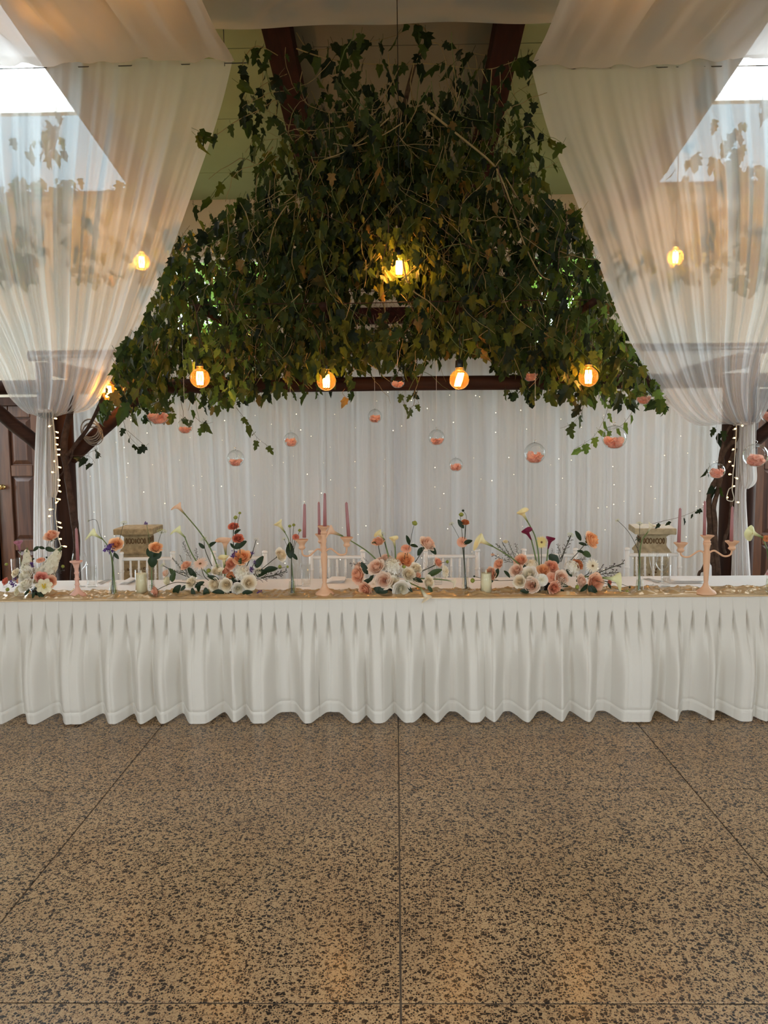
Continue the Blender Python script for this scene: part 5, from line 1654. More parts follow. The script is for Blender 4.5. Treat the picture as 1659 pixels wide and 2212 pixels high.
def breath_mb(seed, n=70):
    rr = random.Random(seed); b = MB()
    for k in range(n):
        p = Vector((rr.uniform(-1, 1), rr.uniform(-.5, .5), rr.uniform(-.55, .55)))
        b.lathe([(.001, -.05), (.05, 0), (.001, .05)], 5, 0, Matrix.Translation(p) @ Matrix.Scale(rr.uniform(.6, 1.2), 4))
        if k % 3 == 0: b.tube([(p.x * .3, p.y * .3 + .3, p.z * .3 - .3), p], .008, 3, 1, caps=False)
    return b
def stock_mb(seed):
    rr = random.Random(seed); b = MB()
    b.tube([(0, 0, -.15), (0, 0, 1)], .03, 5, 1)
    for k in range(26):
        z = k / 26; a = k * 2.4; r_ = .26 * (1 - .65 * z)
        A = Matrix.Translation((r_ * math.cos(a), r_ * math.sin(a), z)) @ toZ((math.cos(a), math.sin(a), .35), rr.uniform(0, 6)) @ Matrix.Scale(.24 * (1 - .55 * z), 4)
        for q in range(5):
            b.add([(0, 0, -.3), (.35, -.38, .15), (.85, -.35, .05), (.95, .2, -.05), (.5, .42, .2)], [(0, 1, 2, 3, 4)], 0, A @ Matrix.Rotation(q * 2 * PI / 5, 4, 'Z'))
    for k in range(5):
        b.lathe([(.001, -.03), (.03, 0), (.001, .05)], 5, 1, Matrix.Translation((rr.gauss(0, .04), rr.gauss(0, .04), 1 + k * .03)))
    return b
FM = {'rose': [rose_mb(1), rose_mb(2, 1.0, 1), rose_mb(3, .9)], 'side': [side_rose_mb(5), side_rose_mb(6)], 'carn': [carnation_mb(1), carnation_mb(2)], 'hyd': [hydrangea_mb(1), hydrangea_mb(2)],
      'gerb': [gerbera_mb(1), gerbera_mb(2)], 'daff': [daffodil_mb(1)], 'calla': [calla_mb(1)], 'bud': [bud_mb()], 'umb': [umbel_mb(1), umbel_mb(2)], 'stat': [statice_mb(1), statice_mb(2)],
      'leaf': [fleaf_mb(.3, .24), fleaf_mb(.5, .28), fleaf_mb(.1, .20)], 'roundleaf': [fleaf_mb(.15, .38)], 'sprig': [sprig_mb(1, 26), sprig_mb(2, 22)], 'lim': [sprig_mb(3, 14, False), sprig_mb(4, 12, False)], 'breath': [breath_mb(1), breath_mb(2)], 'stock': [stock_mb(1)]}
NAME = {'rose': 'rose', 'side': 'rose', 'carn': 'carnation', 'hyd': 'hydrangea', 'gerb': 'gerbera', 'daff': 'daffodil', 'calla': 'calla_lily', 'bud': 'flower_bud', 'umb': 'lace_flower', 'stat': 'statice', 'leaf': 'leaf', 'roundleaf': 'leaf', 'sprig': 'rosemary_sprig', 'lim': 'limonium_sprig', 'breath': 'gypsophila', 'stock': 'stock_flower'}
FC = {}
RF = random.Random(5)
def fmesh(kind, var, col):
    key = (kind, var, col)
    if key not in FC:
        extra = {'rose': [M['f_leaf2']], 'side': [M['f_leaf2']], 'gerb': [M['f_disc']], 'daff': [M['f_gold']], 'calla': [M['f_gold'], M['f_stem']], 'umb': [M['f_stem_dark']], 'sprig': [M['f_leaf']], 'lim': [M['limonium']], 'breath': [M['f_stem_dark']], 'stock': [M['f_stem']]}.get(kind, [])
        base = {'sprig': M['f_stem_dark'], 'lim': M['f_stem_dark']}.get(kind) or M[col]
        FC[key] = FM[kind][var % len(FM[kind])].mesh(NAME[kind], [base] + extra)
    return FC[key]
def bloom(kind, col, p, d, size, parent, org, roll=None):
    """size = radius (or length for calla, leaf, sprig) in metres, d = facing or growing direction"""
    o = link(NAME[kind], fmesh(kind, RF.randrange(3), col), parent)
    p = Vector(p) - org
    if kind in ('leaf', 'roundleaf'):
        yd = Vector(d).normalized(); n = Vector((RF.gauss(0, .25), -1, RF.uniform(.1, .8))); n = (n - yd * n.dot(yd)).normalized(); x = yd.cross(n)
        o.matrix_local = Matrix(((x.x * size, yd.x * size, n.x * size, p.x), (x.y * size, yd.y * size, n.y * size, p.y), (x.z * size, yd.z * size, n.z * size, p.z), (0, 0, 0, 1)))
    elif kind == 'calla':
        zd = Vector(d).normalized(); ref = Vector((RF.uniform(-.3, .3), -.55, -.6 if abs(zd.z) < .8 else 0)) if roll is None else Vector(roll)
        x = (ref - zd * ref.dot(zd)).normalized(); y = zd.cross(x)
        o.matrix_local = Matrix(((x.x * size, y.x * size, zd.x * size, p.x), (x.y * size, y.y * size, zd.y * size, p.y), (x.z * size, y.z * size, zd.z * size, p.z), (0, 0, 0, 1)))
    else:
        o.matrix_local = Matrix.Translation(p) @ toZ(d, RF.uniform(0, 6) if roll is None else roll) @ Matrix.Scale(size, 4)
    return o
def stem_obj(pts, r_, parent, org, dark=False, name='stem', loc=None):
    q = catmull([Vector(p) for p in pts], 6)
    pw = parent.matrix_local.inverted() if False else None
    b = MB().tube([p - org for p in q], [r_ * (.85 + .3 * k / len(q)) for k in range(len(q))], 6)
    return part(name, b, M['f_stem_dark' if dark else 'f_stem'], parent)

def arrangement(O, S, bowl, label, items, Yoff=0.0, bw=90, bh=40):
    """items: (kind, X, Y, size in zoomed px, depth offset, colour, dir or None, [stem path...])"""
    bx0, by0 = O(*bowl)
    bw *= .62
    g = onz(bx0, by0, TZ + .007); Yb = g.y + .09 + Yoff
    org = Vector((g.x, Yb, TZ + .007)); k = mpp(Yb) / S
    t = thing('flower_arrangement', label, 'flower arrangement', org, 'low flower arrangements on the table')
    part('bowl', MB().lathe([(.001, 0), (bw * k * .75, 0), (bw * k * .95, bh * k * .4), (bw * k, bh * k), (bw * k * .94, bh * k), (bw * k * .85, bh * k * .5), (.001, bh * k * .45)], 24), M['bowl'], t)
    q = MB(); q.lathe([(.001, bh * k * .4), (bw * k * .85, bh * k * .5), (bw * k * .8, bh * k * 1.0), (bw * k * .5, bh * k * 1.45), (.001, bh * k * 1.6)], 14)
    part('moss_base', q, M['f_leaf'], t)
    for it in items:
        kind, X, Y, sz, dy, col, d, *rest = it
        path = rest[0] if rest else None
        P = at(*O(X, Y), Yb + dy)
        kk = mpp(Yb + dy) / S
        if d is None:
            d = ((X - bowl[0]) / 260 * .9 + RF.gauss(0, .08), -1.0, max(-.25, min(1.2, (bowl[1] - 60 - Y) / 170)) + RF.gauss(0, .08))
        if kind == 'calla':
            B, T_ = at(*O(X, Y), Yb + dy), at(*O(*sz), Yb + dy - .02)
            dv = T_ - B
            o = bloom('calla', col, B, dv, dv.length * 1.02, t, org, roll=d if d and len(d) == 3 and rest and len(rest) > 1 else None)
            if path:
                pts = [B] + [at(*O(*c_), Yb + dy * (1 - (i + 1) / len(path) * .7)) for i, c_ in enumerate(path)]
                stem_obj(pts, 6.5 * kk, t, org)
        elif kind in ('leaf', 'roundleaf', 'sprig', 'lim', 'stock'):
            T_ = at(*O(*sz), Yb + dy - (.02 if kind == 'leaf' else 0))
            dv = T_ - P
            o = bloom(kind, col or 'f_leaf', P, dv, dv.length, t, org)
        elif kind == 'bud':
            o = bloom(kind, col or 'greenbud', P, d or (0, 0, 1), sz / 2 * kk, t, org)
            if path:
                stem_obj([P] + [at(*O(*c_), Yb + dy * .6) for c_ in path], 2.4 * kk, t, org, True)
        else:
            o = bloom(kind, col, P, d, sz / 2 * kk * (1.0 if kind not in ('rose', 'side') else 1.16), t, org)
            if path:
                stem_obj([P + Vector(d).normalized() * -.2 * sz / 2 * kk] + [at(*O(*c_), Yb + dy * .6) for c_ in path], 3.6 * kk, t, org, True)
    return t

UP = (0, -.5, 1); LF = (-1, -.6, .3); RT = (1, -.6, .3); DN = (0, -.8, -.5)
arrangement(O2, S4, (650, 1018), 'flower arrangement with one tall peach calla lily on a long stem', [
    ('rose', 505, 925, 112, -.07, 'p_cream', None), ('rose', 615, 930, 106, -.09, 'p_cream', None), ('rose', 725, 962, 98, -.09, 'p_white', None), ('rose', 825, 905, 116, -.07, 'p_cream', None),
    ('rose', 300, 905, 96, -.05, 'p_cream', (-.5, -.8, .6)), ('side', 84, 892, 84, -.02, 'p_ivory', (-1, -.3, .1)), ('side', 72, 822, 72, .0, 'p_blush', (-.8, -.4, .5)), ('side', 1108, 658, 112, .03, 'p_cream', (.9, -.5, .35), [(1040, 700), (940, 780), (830, 860)]),
    ('rose', 908, 812, 92, .02, 'p_white', (.8, -.5, .4)), ('rose', 535, 800, 92, .0, 'p_cream', UP), ('rose', 752, 676, 138, .02, 'p_orange', (0, -.8, .9)), ('rose', 652, 742, 92, .0, 'p_salmon', (-.3, -.8, .5)),
    ('side', 255, 750, 90, .02, 'p_peach', (-.4, -.6, .9), [(270, 850), (400, 930)]), ('carn', 660, 845, 96, -.03, 'p_rust', None), ('rose', 610, 800, 70, -.02, 'p_salmon', UP),
    ('rose', 680, 400, 78, .04, 'p_coral', (0, -.6, .9), [(680, 520), (690, 660)]), ('rose', 722, 508, 82, .03, 'p_coral', (.2, -.7, .7), [(738, 600), (740, 700)]),
    ('side', -26, 985, 92, -.10, 'p_salmon', (-1, -.5, -.25), [(60, 940), (160, 905), (260, 910), (420, 930)]),
    ('hyd', 755, 830, 165, -.02, 'p_white', None), ('gerb', 385, 740, 155, .0, 'p_blush', (-.1, -.75, .8), [(420, 850), (480, 900)]),
    ('calla', 245, 292, (160, 200), .05, 'calla_peach', None, [(370, 440), (470, 590), (530, 740), (560, 840)]), ('calla', 245, 498, (155, 412), .03, 'calla_lime', None, [(290, 610), (350, 715), (430, 810), (500, 880)]),
    ('calla', 612, 652, (600, 492), .02, 'calla_peach', None, [(605, 760)]), ('calla', 598, 768, (595, 655), .0, 'calla_yellow', None, [(605, 850)]), ('calla', 575, 840, (570, 775), -.05, 'calla_cream', None),
    ('bud', 700, 325, 38, .04, None, None, [(690, 400), (680, 480)]), ('bud', 738, 284, 26, .04, None, None, [(720, 370), (700, 480)]), ('bud', 460, 800, 42, -.03, None, None), ('bud', 1095, 766, 38, .03, None, (1, 0, .3), [(1000, 800), (860, 860)]), ('bud', 1165, 765, 26, .03, None, (1, 0, .3), [(1080, 780), (960, 810)]),
    ('umb', 885, 522, 62, .03, 'p_white', (.2, -.5, 1), [(850, 640), (800, 760)]), ('umb', 415, 515, 70, .04, 'p_lime', (-.2, -.5, 1), [(430, 620), (490, 760)]), ('stat', 915, 1005, 66, -.08, 'p_purple', None), ('stat', 850, 795, 62, .0, 'p_purple', None), ('stat', 855, 640, 44, .02, 'p_purple', UP, [(800, 760)]), ('stat', 872, 722, 40, .02, 'p_purple', UP, [(830, 800)]), ('stat', 685, 650, 70, .0, 'p_purple', UP),
    ('breath', 630, 1008, 150, -.10, 'p_white', (0, -1, 0)), ('breath', 580, 880, 90, -.06, 'p_white', (0, -1, 0)),
    ('leaf', 420, 900, (330, 940), -.06, 'f_leaf', None), ('leaf', 210, 930, (120, 1020), -.04, 'f_leaf', None), ('leaf', 260, 930, (205, 975), -.04, 'f_leaf', None), ('leaf', 310, 950, (330, 1040), -.06, 'f_leaf', None), ('leaf', 430, 950, (445, 1050), -.08, 'f_leaf', None), ('leaf', 380, 900, (350, 980), -.05, 'f_leaf', None),
    ('roundleaf', 130, 900, (145, 820), -.03, 'f_leaf2', None), ('leaf', 160, 850, (120, 790), .0, 'f_leaf2', None), ('leaf', 550, 880, (450, 845), -.06, 'f_leaf', None), ('leaf', 880, 775, (925, 685), .02, 'f_leaf', None), ('leaf', 950, 800, (1060, 770), .02, 'f_leaf', None), ('leaf', 860, 850, (960, 790), .01, 'f_leaf', None),
    ('leaf', 690, 600, (770, 540), .02, 'f_leaf', None), ('leaf', 690, 600, (655, 555), .02, 'f_leaf', None), ('leaf', 690, 470, (720, 430), .03, 'f_leaf', None), ('leaf', 740, 760, (730, 700), -.01, 'f_leaf2', None), ('leaf', 420, 600, (380, 560), .04, 'f_leaf', None), ('leaf', 460, 590, (495, 540), .04, 'f_leaf', None),
    ('leaf', 600, 1000, (480, 990), -.10, 'f_leaf', None), ('leaf', 760, 1000, (840, 985), -.10, 'f_leaf', None), ('leaf', 330, 850, (280, 780), -.01, 'f_leaf', None), ('leaf', 340, 870, (330, 810), -.02, 'f_leaf', None),
    ('sprig', 260, 830, (130, 690), .04, None, None), ('sprig', 280, 820, (190, 660), .05, None, None), ('sprig', 300, 850, (90, 780), .02, None, None), ('lim', 300, 700, (235, 540), .05, None, None), ('lim', 360, 750, (350, 600), .04, None, None), ('lim', 870, 880, (1160, 790), .01, None, None), ('lim', 880, 890, (1120, 830), .0, None, None), ('lim', 400, 860, (300, 780), .0, None, None), ('umb', 50, 750, 60, .03, 'p_lime', (-.4, -.5, 1), [(120, 790), (260, 850)]), ('umb', 540, 760, 70, .0, 'p_lime', UP)], bw=165, bh=110)

arrangement(O3, S4, (850, 1008), 'flower arrangement with a peach calla reaching toward the tall candelabra', [
    ('rose', 712, 765, 134, -.05, 'p_blush', None), ('rose', 783, 887, 128, -.09, 'p_blush', None), ('rose', 870, 905, 98, -.09, 'p_cream', None), ('rose', 1010, 828, 116, -.05, 'p_cream', None), ('rose', 945, 965, 134, -.11, 'p_white', None), ('rose', 1075, 780, 98, -.01, 'p_cream', None),
    ('rose', 1190, 905, 104, -.06, 'p_cream', None), ('carn', 1345, 808, 125, .02, 'p_cream', (1, -.4, .2)), ('side', 1178, 555, 140, .04, 'p_blush', (.7, -.5, .8), [(1140, 610), (1060, 730), (1000, 820)]), ('rose', 803, 680, 76, .03, 'p_blush', UP), ('rose', 757, 703, 66, .02, 'p_blush', UP),
    ('hyd', 862, 772, 188, -.02, 'p_white', None), ('rose', 550, 842, 136, -.01, 'p_peach', (-1, -.8, .1)), ('rose', 560, 768, 90, .03, 'p_blush', (-.7, -.6, .6)), ('rose', 616, 972, 118, -.09, 'p_peach', (-.6, -.9, -.2)), ('rose', 975, 702, 136, .03, 'p_orange', (.1, -.8, .8)),
    ('carn', 985, 596, 98, .04, 'p_salmon', (.1, -.7, .8), [(970, 680), (945, 780)]), ('side', 733, 536, 98, .04, 'p_peach', (-.2, -.6, 1), [(740, 600), (758, 680)]), ('side', 1272, 725, 80, .02, 'p_salmon', (.9, -.5, .5), [(1220, 760), (1110, 810)]),
    ('calla', 885, 592, (868, 486), .03, 'calla_yellow', None, [(888, 650), (890, 720)]), ('calla', 790, 520, (720, 445), .05, 'calla_yellow', None, [(805, 590), (830, 680)]), ('calla', 408, 486, (265, 432), .0, 'calla_peach', None, [(520, 550), (640, 630), (720, 705), (790, 790)]),
    ('calla', 1112, 952, (1185, 1072), -.16, 'calla_cream', None, [(1050, 925), (970, 890)]), ('calla', 1352, 885, (1435, 905), -.06, 'calla_cream', None, [(1250, 875), (1110, 870)]),
    ('bud', 1060, 376, 48, .05, None, None, [(1040, 450), (1018, 560), (985, 690)]), ('bud', 1352, 720, 32, .02, None, (1, 0, .3), [(1290, 735), (1160, 790)]), ('bud', 965, 765, 34, -.05, None, None),
    ('leaf', 690, 830, (650, 905), -.04, 'f_leaf', None), ('leaf', 680, 870, (580, 925), -.06, 'f_leaf', None), ('leaf', 700, 950, (780, 1010), -.10, 'f_leaf', None), ('leaf', 640, 830, (585, 735), -.02, 'f_leaf', None), ('leaf', 1170, 850, (1300, 785), -.02, 'f_leaf2', None), ('leaf', 1015, 570, (990, 485), .05, 'f_leaf', None), ('leaf', 1130, 590, (1085, 650), .04, 'f_leaf', None), ('leaf', 1020, 570, (1085, 576), .05, 'f_leaf', None),
    ('leaf', 820, 990, (700, 960), -.10, 'f_leaf', None), ('leaf', 1000, 940, (1040, 990), -.10, 'f_leaf', None), ('leaf', 1180, 940, (1215, 985), -.08, 'f_leaf2', None), ('leaf', 1040, 870, (1130, 890), -.05, 'f_leaf', None), ('leaf', 1190, 580, (1255, 640), .05, 'f_leaf', None), ('leaf', 720, 545, (680, 550), .04, 'f_leaf2', None),
    ('breath', 915, 860, 120, -.09, 'p_white', (0, -1, 0)), ('breath', 700, 905, 100, -.09, 'p_white', (0, -1, 0)), ('breath', 1060, 890, 110, -.08, 'p_white', (0, -1, 0)), ('breath', 860, 720, 120, .0, 'p_white', (0, -1, 0)),
    ('lim', 660, 740, (480, 735), .03, None, None), ('lim', 660, 740, (600, 680), .04, None, None), ('lim', 1110, 820, (1180, 760), .02, None, None), ('lim', 860, 690, (850, 620), .05, None, None), ('umb', 770, 470, 60, .05, 'p_lime', UP, [(800, 580), (830, 690)]), ('side', 1095, 845, 60, -.03, 'p_peach', RT)], bw=140, bh=85)

arrangement(O4, S4, (805, 1003), 'flower arrangement with two maroon callas and a tall yellow calla', [
    ('rose', 596, 706, 104, .02, 'p_peach', None), ('rose', 562, 796, 108, -.02, 'p_blush', None), ('side', 400, 738, 86, .03, 'p_peach', (-.8, -.6, .5)), ('rose', 330, 830, 104, .0, 'p_peach', (-.9, -.7, .2)), ('rose', 692, 935, 128, -.10, 'p_blush', None), ('rose', 670, 830, 128, -.06, 'p_white', None),
    ('carn', 790, 880, 120, -.09, 'p_white', None), ('rose', 587, 897, 98, -.08, 'p_cream', None), ('rose', 805, 790, 100, -.03, 'p_orange', None), ('rose', 878, 760, 110, -.01, 'p_salmon', None), ('carn', 878, 860, 104, -.07, 'p_salmon', None), ('rose', 905, 955, 106, -.11, 'p_salmon', None),
    ('rose', 970, 865, 122, -.07, 'p_blush', None), ('rose', 1145, 896, 108, -.05, 'p_blush', None), ('rose', 1275, 905, 134, -.04, 'p_peach', (.4, -1, .1)), ('side', 1238, 525, 146, .05, 'p_orange', (.8, -.5, .4), [(1180, 560), (1110, 640), (1045, 715), (1000, 800)]), ('side', 1115, 742, 94, .03, 'p_rust', (.5, -.6, .6)), ('side', 1398, 905, 50, .0, 'p_coral', RT, [(1330, 890), (1200, 870)]),
    ('hyd', 700, 752, 116, .01, 'p_cream', None), ('hyd', 1055, 778, 146, .0, 'p_white', None), ('umb', 970, 905, 92, -.12, 'p_white', (0, -1, .3)), ('umb', 785, 950, 60, -.12, 'p_white', (0, -1, .1)),
    ('gerb', 787, 546, 122, .05, 'p_yellow', (0, -1, .35), [(786, 640), (785, 740)]), ('gerb', 1243, 757, 146, .02, 'p_cream', (.3, -1, .3), [(1200, 830), (1100, 880)]),
    ('calla', 660, 357, (600, 248), .05, 'calla_yellow', None, [(725, 480), (755, 620), (768, 760)]), ('calla', 696, 524, (640, 420), .04, 'calla_maroon', None, [(720, 620), (748, 750)]), ('calla', 845, 605, (872, 490), .04, 'calla_maroon', None, [(840, 660), (832, 740)]), ('calla', 342, 577, (200, 508), .02, 'calla_yellow', None, [(450, 640), (545, 705), (640, 800)]), ('calla', 1330, 862, (1512, 884), -.02, 'calla_lime', None, [(1230, 855), (1100, 855)]),
    ('roundleaf', 935, 740, (860, 655), .02, 'f_leaf', None), ('leaf', 1010, 790, (1065, 840), -.03, 'f_leaf', None), ('roundleaf', 1150, 640, (1235, 665), .03, 'f_leaf2', None), ('leaf', 1140, 530, (1095, 445), .05, 'f_leaf', None), ('leaf', 1120, 550, (1195, 570), .05, 'f_leaf', None), ('leaf', 450, 800, (510, 850), .0, 'f_leaf', None), ('leaf', 400, 780, (370, 860), -.01, 'f_leaf', None), ('leaf', 355, 890, (285, 915), -.03, 'f_leaf', None),
    ('leaf', 1230, 930, (1285, 1030), -.08, 'f_leaf', None), ('leaf', 1200, 920, (1150, 990), -.08, 'f_leaf', None), ('leaf', 1210, 930, (1230, 1000), -.09, 'f_leaf', None), ('leaf', 1380, 910, (1410, 960), -.04, 'f_leaf', None), ('leaf', 700, 990, (610, 975), -.10, 'f_leaf', None), ('leaf', 840, 990, (990, 985), -.10, 'f_leaf', None), ('leaf', 620, 740, (650, 790), .0, 'f_leaf', None), ('leaf', 940, 930, (1020, 930), -.08, 'f_leaf', None), ('leaf', 740, 900, (760, 990), -.10, 'f_leaf', None), ('leaf', 1165, 640, (1130, 615), .03, 'f_leaf', None),
    ('sprig', 540, 720, (370, 560), .05, None, None), ('sprig', 560, 720, (430, 545), .06, None, None), ('sprig', 570, 700, (485, 540), .06, None, None), ('lim', 590, 700, (550, 555), .06, None, None), ('lim', 600, 700, (605, 610), .05, None, None), ('lim', 530, 730, (345, 650), .04, None, None), ('lim', 950, 730, (1045, 490), .05, None, None), ('lim', 960, 720, (930, 560), .05, None, None), ('lim', 1000, 730, (1170, 690), .05, None, None), ('lim', 1160, 850, (1530, 740), .01, None, None), ('lim', 1180, 860, (1480, 810), .0, None, None), ('lim', 1040, 780, (1180, 680), .04, None, None), ('lim', 870, 700, (880, 600), .05, None, None),
    ('umb', 1048, 480, 70, .05, 'p_lime', (.1, -.6, 1), [(1010, 580), (960, 720)]), ('side', 465, 538, 40, .05, 'p_ivory', UP), ('side', 350, 655, 30, .04, 'p_blush', UP),
    ('bud', 172, 888, 44, -.02, None, (-1, 0, 0), [(260, 885), (400, 888), (560, 885)]), ('bud', 185, 850, 18, -.02, 'f_leaf', (-1, 0, 0), [(260, 870), (400, 885)]), ('bud', 1550, 992, 40, -.10, None, (1, 0, -.2), [(1450, 960), (1390, 925), (1280, 890)]), ('bud', 1577, 947, 20, -.04, 'f_leaf', (1, 0, -.2), [(1480, 915), (1330, 890)]), ('bud', 1105, 945, 40, -.08, None, None)], bw=165, bh=95)

OA = lambda X, Y: (X / 11.85, 1130 + Y / 11.85)
arrangement(OA, 11.85, (820, 1900), 'flower arrangement with white stock spikes and a mauve calla by the candlestick', [
    ('rose', 660, 1580, 350, -.10, 'p_white', None), ('rose', 650, 1345, 350, -.04, 'p_white', None), ('carn', 420, 1720, 300, -.08, 'p_ivory', None), ('rose', 395, 1268, 205, .0, 'p_cream', (-.5, -.8, .6)), ('rose', 1060, 1382, 275, -.06, 'p_pink', None), ('rose', 1310, 1490, 260, -.02, 'p_peach', (.9, -.7, .1)), ('rose', 1190, 1200, 220, .02, 'p_white', None),
    ('carn', 1035, 930, 235, .02, 'p_salmon', (0, -.45, 1), [(1020, 1100), (1010, 1350)]), ('side', 1310, 315, 340, .04, 'p_peach', (-.1, -.6, .9), [(1180, 620), (1150, 860), (1080, 1250)]), ('side', 130, 1490, 200, .0, 'p_coral', (-.8, -.6, .5)), ('rose', 905, 1485, 145, -.08, 'p_cream', None), ('rose', 460, 1480, 120, -.03, 'p_peach', LF),
    ('hyd', 720, 1200, 400, .02, 'p_white', None), ('hyd', 1000, 1250, 260, .02, 'p_white', None), ('daff', 1130, 1610, 420, -.10, 'p_ivory', (.45, -1, .15)),
    ('stock', 700, 1190, (685, 700), .05, 'p_white', None), ('stock', 1200, 1260, (1520, 690), .04, 'p_white', None),
    ('calla', 515, 740, (455, 435), .06, 'calla_mauve', None, [(530, 900), (545, 1150)]), ('stat', 800, 1095, 180, .01, 'p_purple', None), ('stat', 320, 1540, 190, -.04, 'p_purple', LF), ('stat', 400, 1420, 110, -.02, 'p_purple', LF),
    ('leaf', 1000, 600, (840, 690), .04, 'f_leaf', None), ('leaf', 1000, 610, (1135, 650), .04, 'f_leaf', None), ('leaf', 940, 1780, (1110, 1880), -.12, 'f_leaf', None), ('leaf', 900, 1760, (800, 1900), -.12, 'f_leaf', None), ('leaf', 1000, 1720, (1000, 1900), -.11, 'f_leaf', None), ('leaf', 760, 1700, (620, 1850), -.10, 'f_leaf', None), ('leaf', 880, 900, (830, 920), .03, 'f_leaf', None), ('leaf', 1160, 640, (1330, 690), .04, 'f_leaf', None),
    ('bud', 1605, 1110, 90, .02, None, (1, 0, .4), [(1420, 1250), (1200, 1420)]), ('bud', 165, 1060, 85, .04, None, (-.3, 0, 1), [(220, 1200), (400, 1420)]), ('bud', 200, 1700, 110, -.06, None, None), ('bud', 1190, 880, 50, .03, 'f_leaf', None, [(1150, 1050), (1110, 1260)]), ('bud', 1280, 890, 50, .03, 'f_leaf', None, [(1190, 1010), (1120, 1200)]),
    ('breath', 130, 1620, 170, -.04, 'p_white', (0, -1, 0)), ('lim', 1200, 1420, (1640, 1190), .0, None, None), ('breath', 880, 1620, 200, -.12, 'p_white', (0, -1, 0)), ('stat', 980, 1500, 60, -.08, 'p_purple', None)], bw=300, bh=150)

# ------------------------------------------------------------------ slim bud vases and their stems
def vase(O, X, Yb, ytop, rb, rn_, label):
    g = onz(*O(X, Yb - 4), TZ + .008); k = mpp(g.y) / S4; h = (Yb - ytop) * k
    t = thing('bud_vase', label, 'vase', g, 'slim glass bud vases')
    rb, rn_ = rb * k, rn_ * k
    prof = [(.001, 0), (rb, 0), (rb, .003), (rb * .96, h * .08), (rb * .72, h * .40), (rn_, h * .72), (rn_, h * .86), (rn_ * 1.45, h)]
    part('glass', MB().lathe(prof, 24, caps=False), M['glass'], t)
    part('water', MB().lathe([(.001, .006), (rb * .94, .006), (rb * .90, h * .08), (rb * .68, h * .38), (.001, h * .385)], 24), M['water'], t)
    return g
def flower(kind, label, cat, col, O, head, sz, d, path, Y, r_=3.5, dark=False, leaves=(), grp=None):
    P = at(*O(*head), Y); k = mpp(Y) / S4
    end = at(*O(*path[-1]), Y) if path else P
    t = thing(NAME[kind], label, cat, end, grp)
    org = Vector(end)
    if kind == 'calla':
        T_ = at(*O(*sz), Y - .015); dv = T_ - P
        bloom('calla', col, P, dv, dv.length * 1.02, t, org).name = 'bloom'
    elif kind == 'leaf':
        pass
    else:
        bloom(kind, col, P, d, sz / 2 * k, t, org).name = 'bloom'
    if path:
        stem_obj([P] + [at(*O(*c_), Y) for c_ in path], r_ * k, t, org, dark)
    for a, c_, kd, cl in leaves:
        p0, p1 = at(*O(*a), Y - .01), at(*O(*c_), Y - .02)
        bloom(kd, cl, p0, p1 - p0, (p1 - p0).length, t, org)
    return t
g = vase(O1, 1017, 1030, 700, 41, 20, 'slim glass vase holding an orange rose, purple statice and a green calla'); Y = g.y
flower('calla', 'pale green calla lily leaning from the vase with purple statice', 'flower', 'calla_lime', O1, (912, 512), (800, 450), None, [(960, 570), (1000, 690), (1022, 1010)], Y + .005, 5)
flower('rose', 'orange rose in the vase with purple statice', 'flower', 'p_orange', O1, (1040, 558), 118, (.3, -.8, .6), [(1020, 650), (1008, 720), (1005, 1005)], Y, 4, True, [((1020, 640), (1060, 690), 'leaf', 'f_leaf')])
flower('stat', 'purple statice bunch in the vase with the orange rose', 'flower', 'p_purple', O1, (985, 612), 118, (0, -1, .3), [(1000, 680), (1012, 740), (1036, 1000)], Y - .02, 4, False)
flower('umb', 'dark curled lace flower stem arching from the vase with purple statice', 'flower', 'p_lime', O1, (792, 352), 34, (-.6, -.3, .6), [(865, 350), (900, 480), (960, 570), (1005, 690), (1000, 1000)], Y + .01, 2.2, True)
flower('umb', 'straight lace flower stem rising from the vase with purple statice before the pedestal', 'flower', 'p_lime', O1, (1108, 372), 66, (.1, -.5, 1), [(1070, 520), (1030, 640), (1010, 760), (1015, 1000)], Y + .015, 2.4, True)
g = vase(O1, 1365, 1028, 770, 36, 17, 'slim glass vase holding one orange rose with dark leaves'); Y = g.y
flower('side', 'single orange rose with dark round leaves before the brown pedestal', 'flower', 'p_orange', O1, (1397, 588), 124, (.3, -.65, .9), [(1375, 690), (1360, 800), (1358, 1005)], Y, 5, False, [((1375, 660), (1360, 770), 'roundleaf', 'f_leaf'), ((1380, 690), (1440, 630), 'roundleaf', 'f_leaf'), ((1365, 680), (1325, 600), 'roundleaf', 'f_leaf')])
flower('stat', 'dark purple sprig standing in the vase with the single orange rose', 'flower', 'p_purple', O1, (1312, 380), 44, (0, -.5, 1), [(1320, 420), (1340, 540), (1360, 800), (1366, 1000)], Y + .01, 2.4)
flower('umb', 'lace flower leaning over the single orange rose', 'flower', 'p_lime', O1, (1450, 448), 90, (.2, -.4, 1), [(1420, 540), (1380, 700), (1372, 1000)], Y + .012, 2.2, True)
g = vase(O2, 1210, 1022, 690, 38, 17, 'slim glass vase with green buds beside the tall candelabra'); Y = g.y
flower('calla', 'yellow calla lily in the vase beside the tall candelabra', 'flower', 'calla_yellow', O2, (1140, 452), (1068, 352), None, [(1180, 540), (1200, 700), (1225, 1000)], Y, 4.5, False, [((1195, 690), (1180, 560), 'leaf', 'f_leaf'), ((1205, 640), (1250, 700), 'leaf', 'f_leaf')])
flower('carn', 'small coral rose in the vase beside the tall candelabra', 'flower', 'p_coral', O2, (1240, 496), 64, (.2, -.8, .5), [(1215, 600), (1200, 720), (1200, 1000)], Y - .008, 3, True)
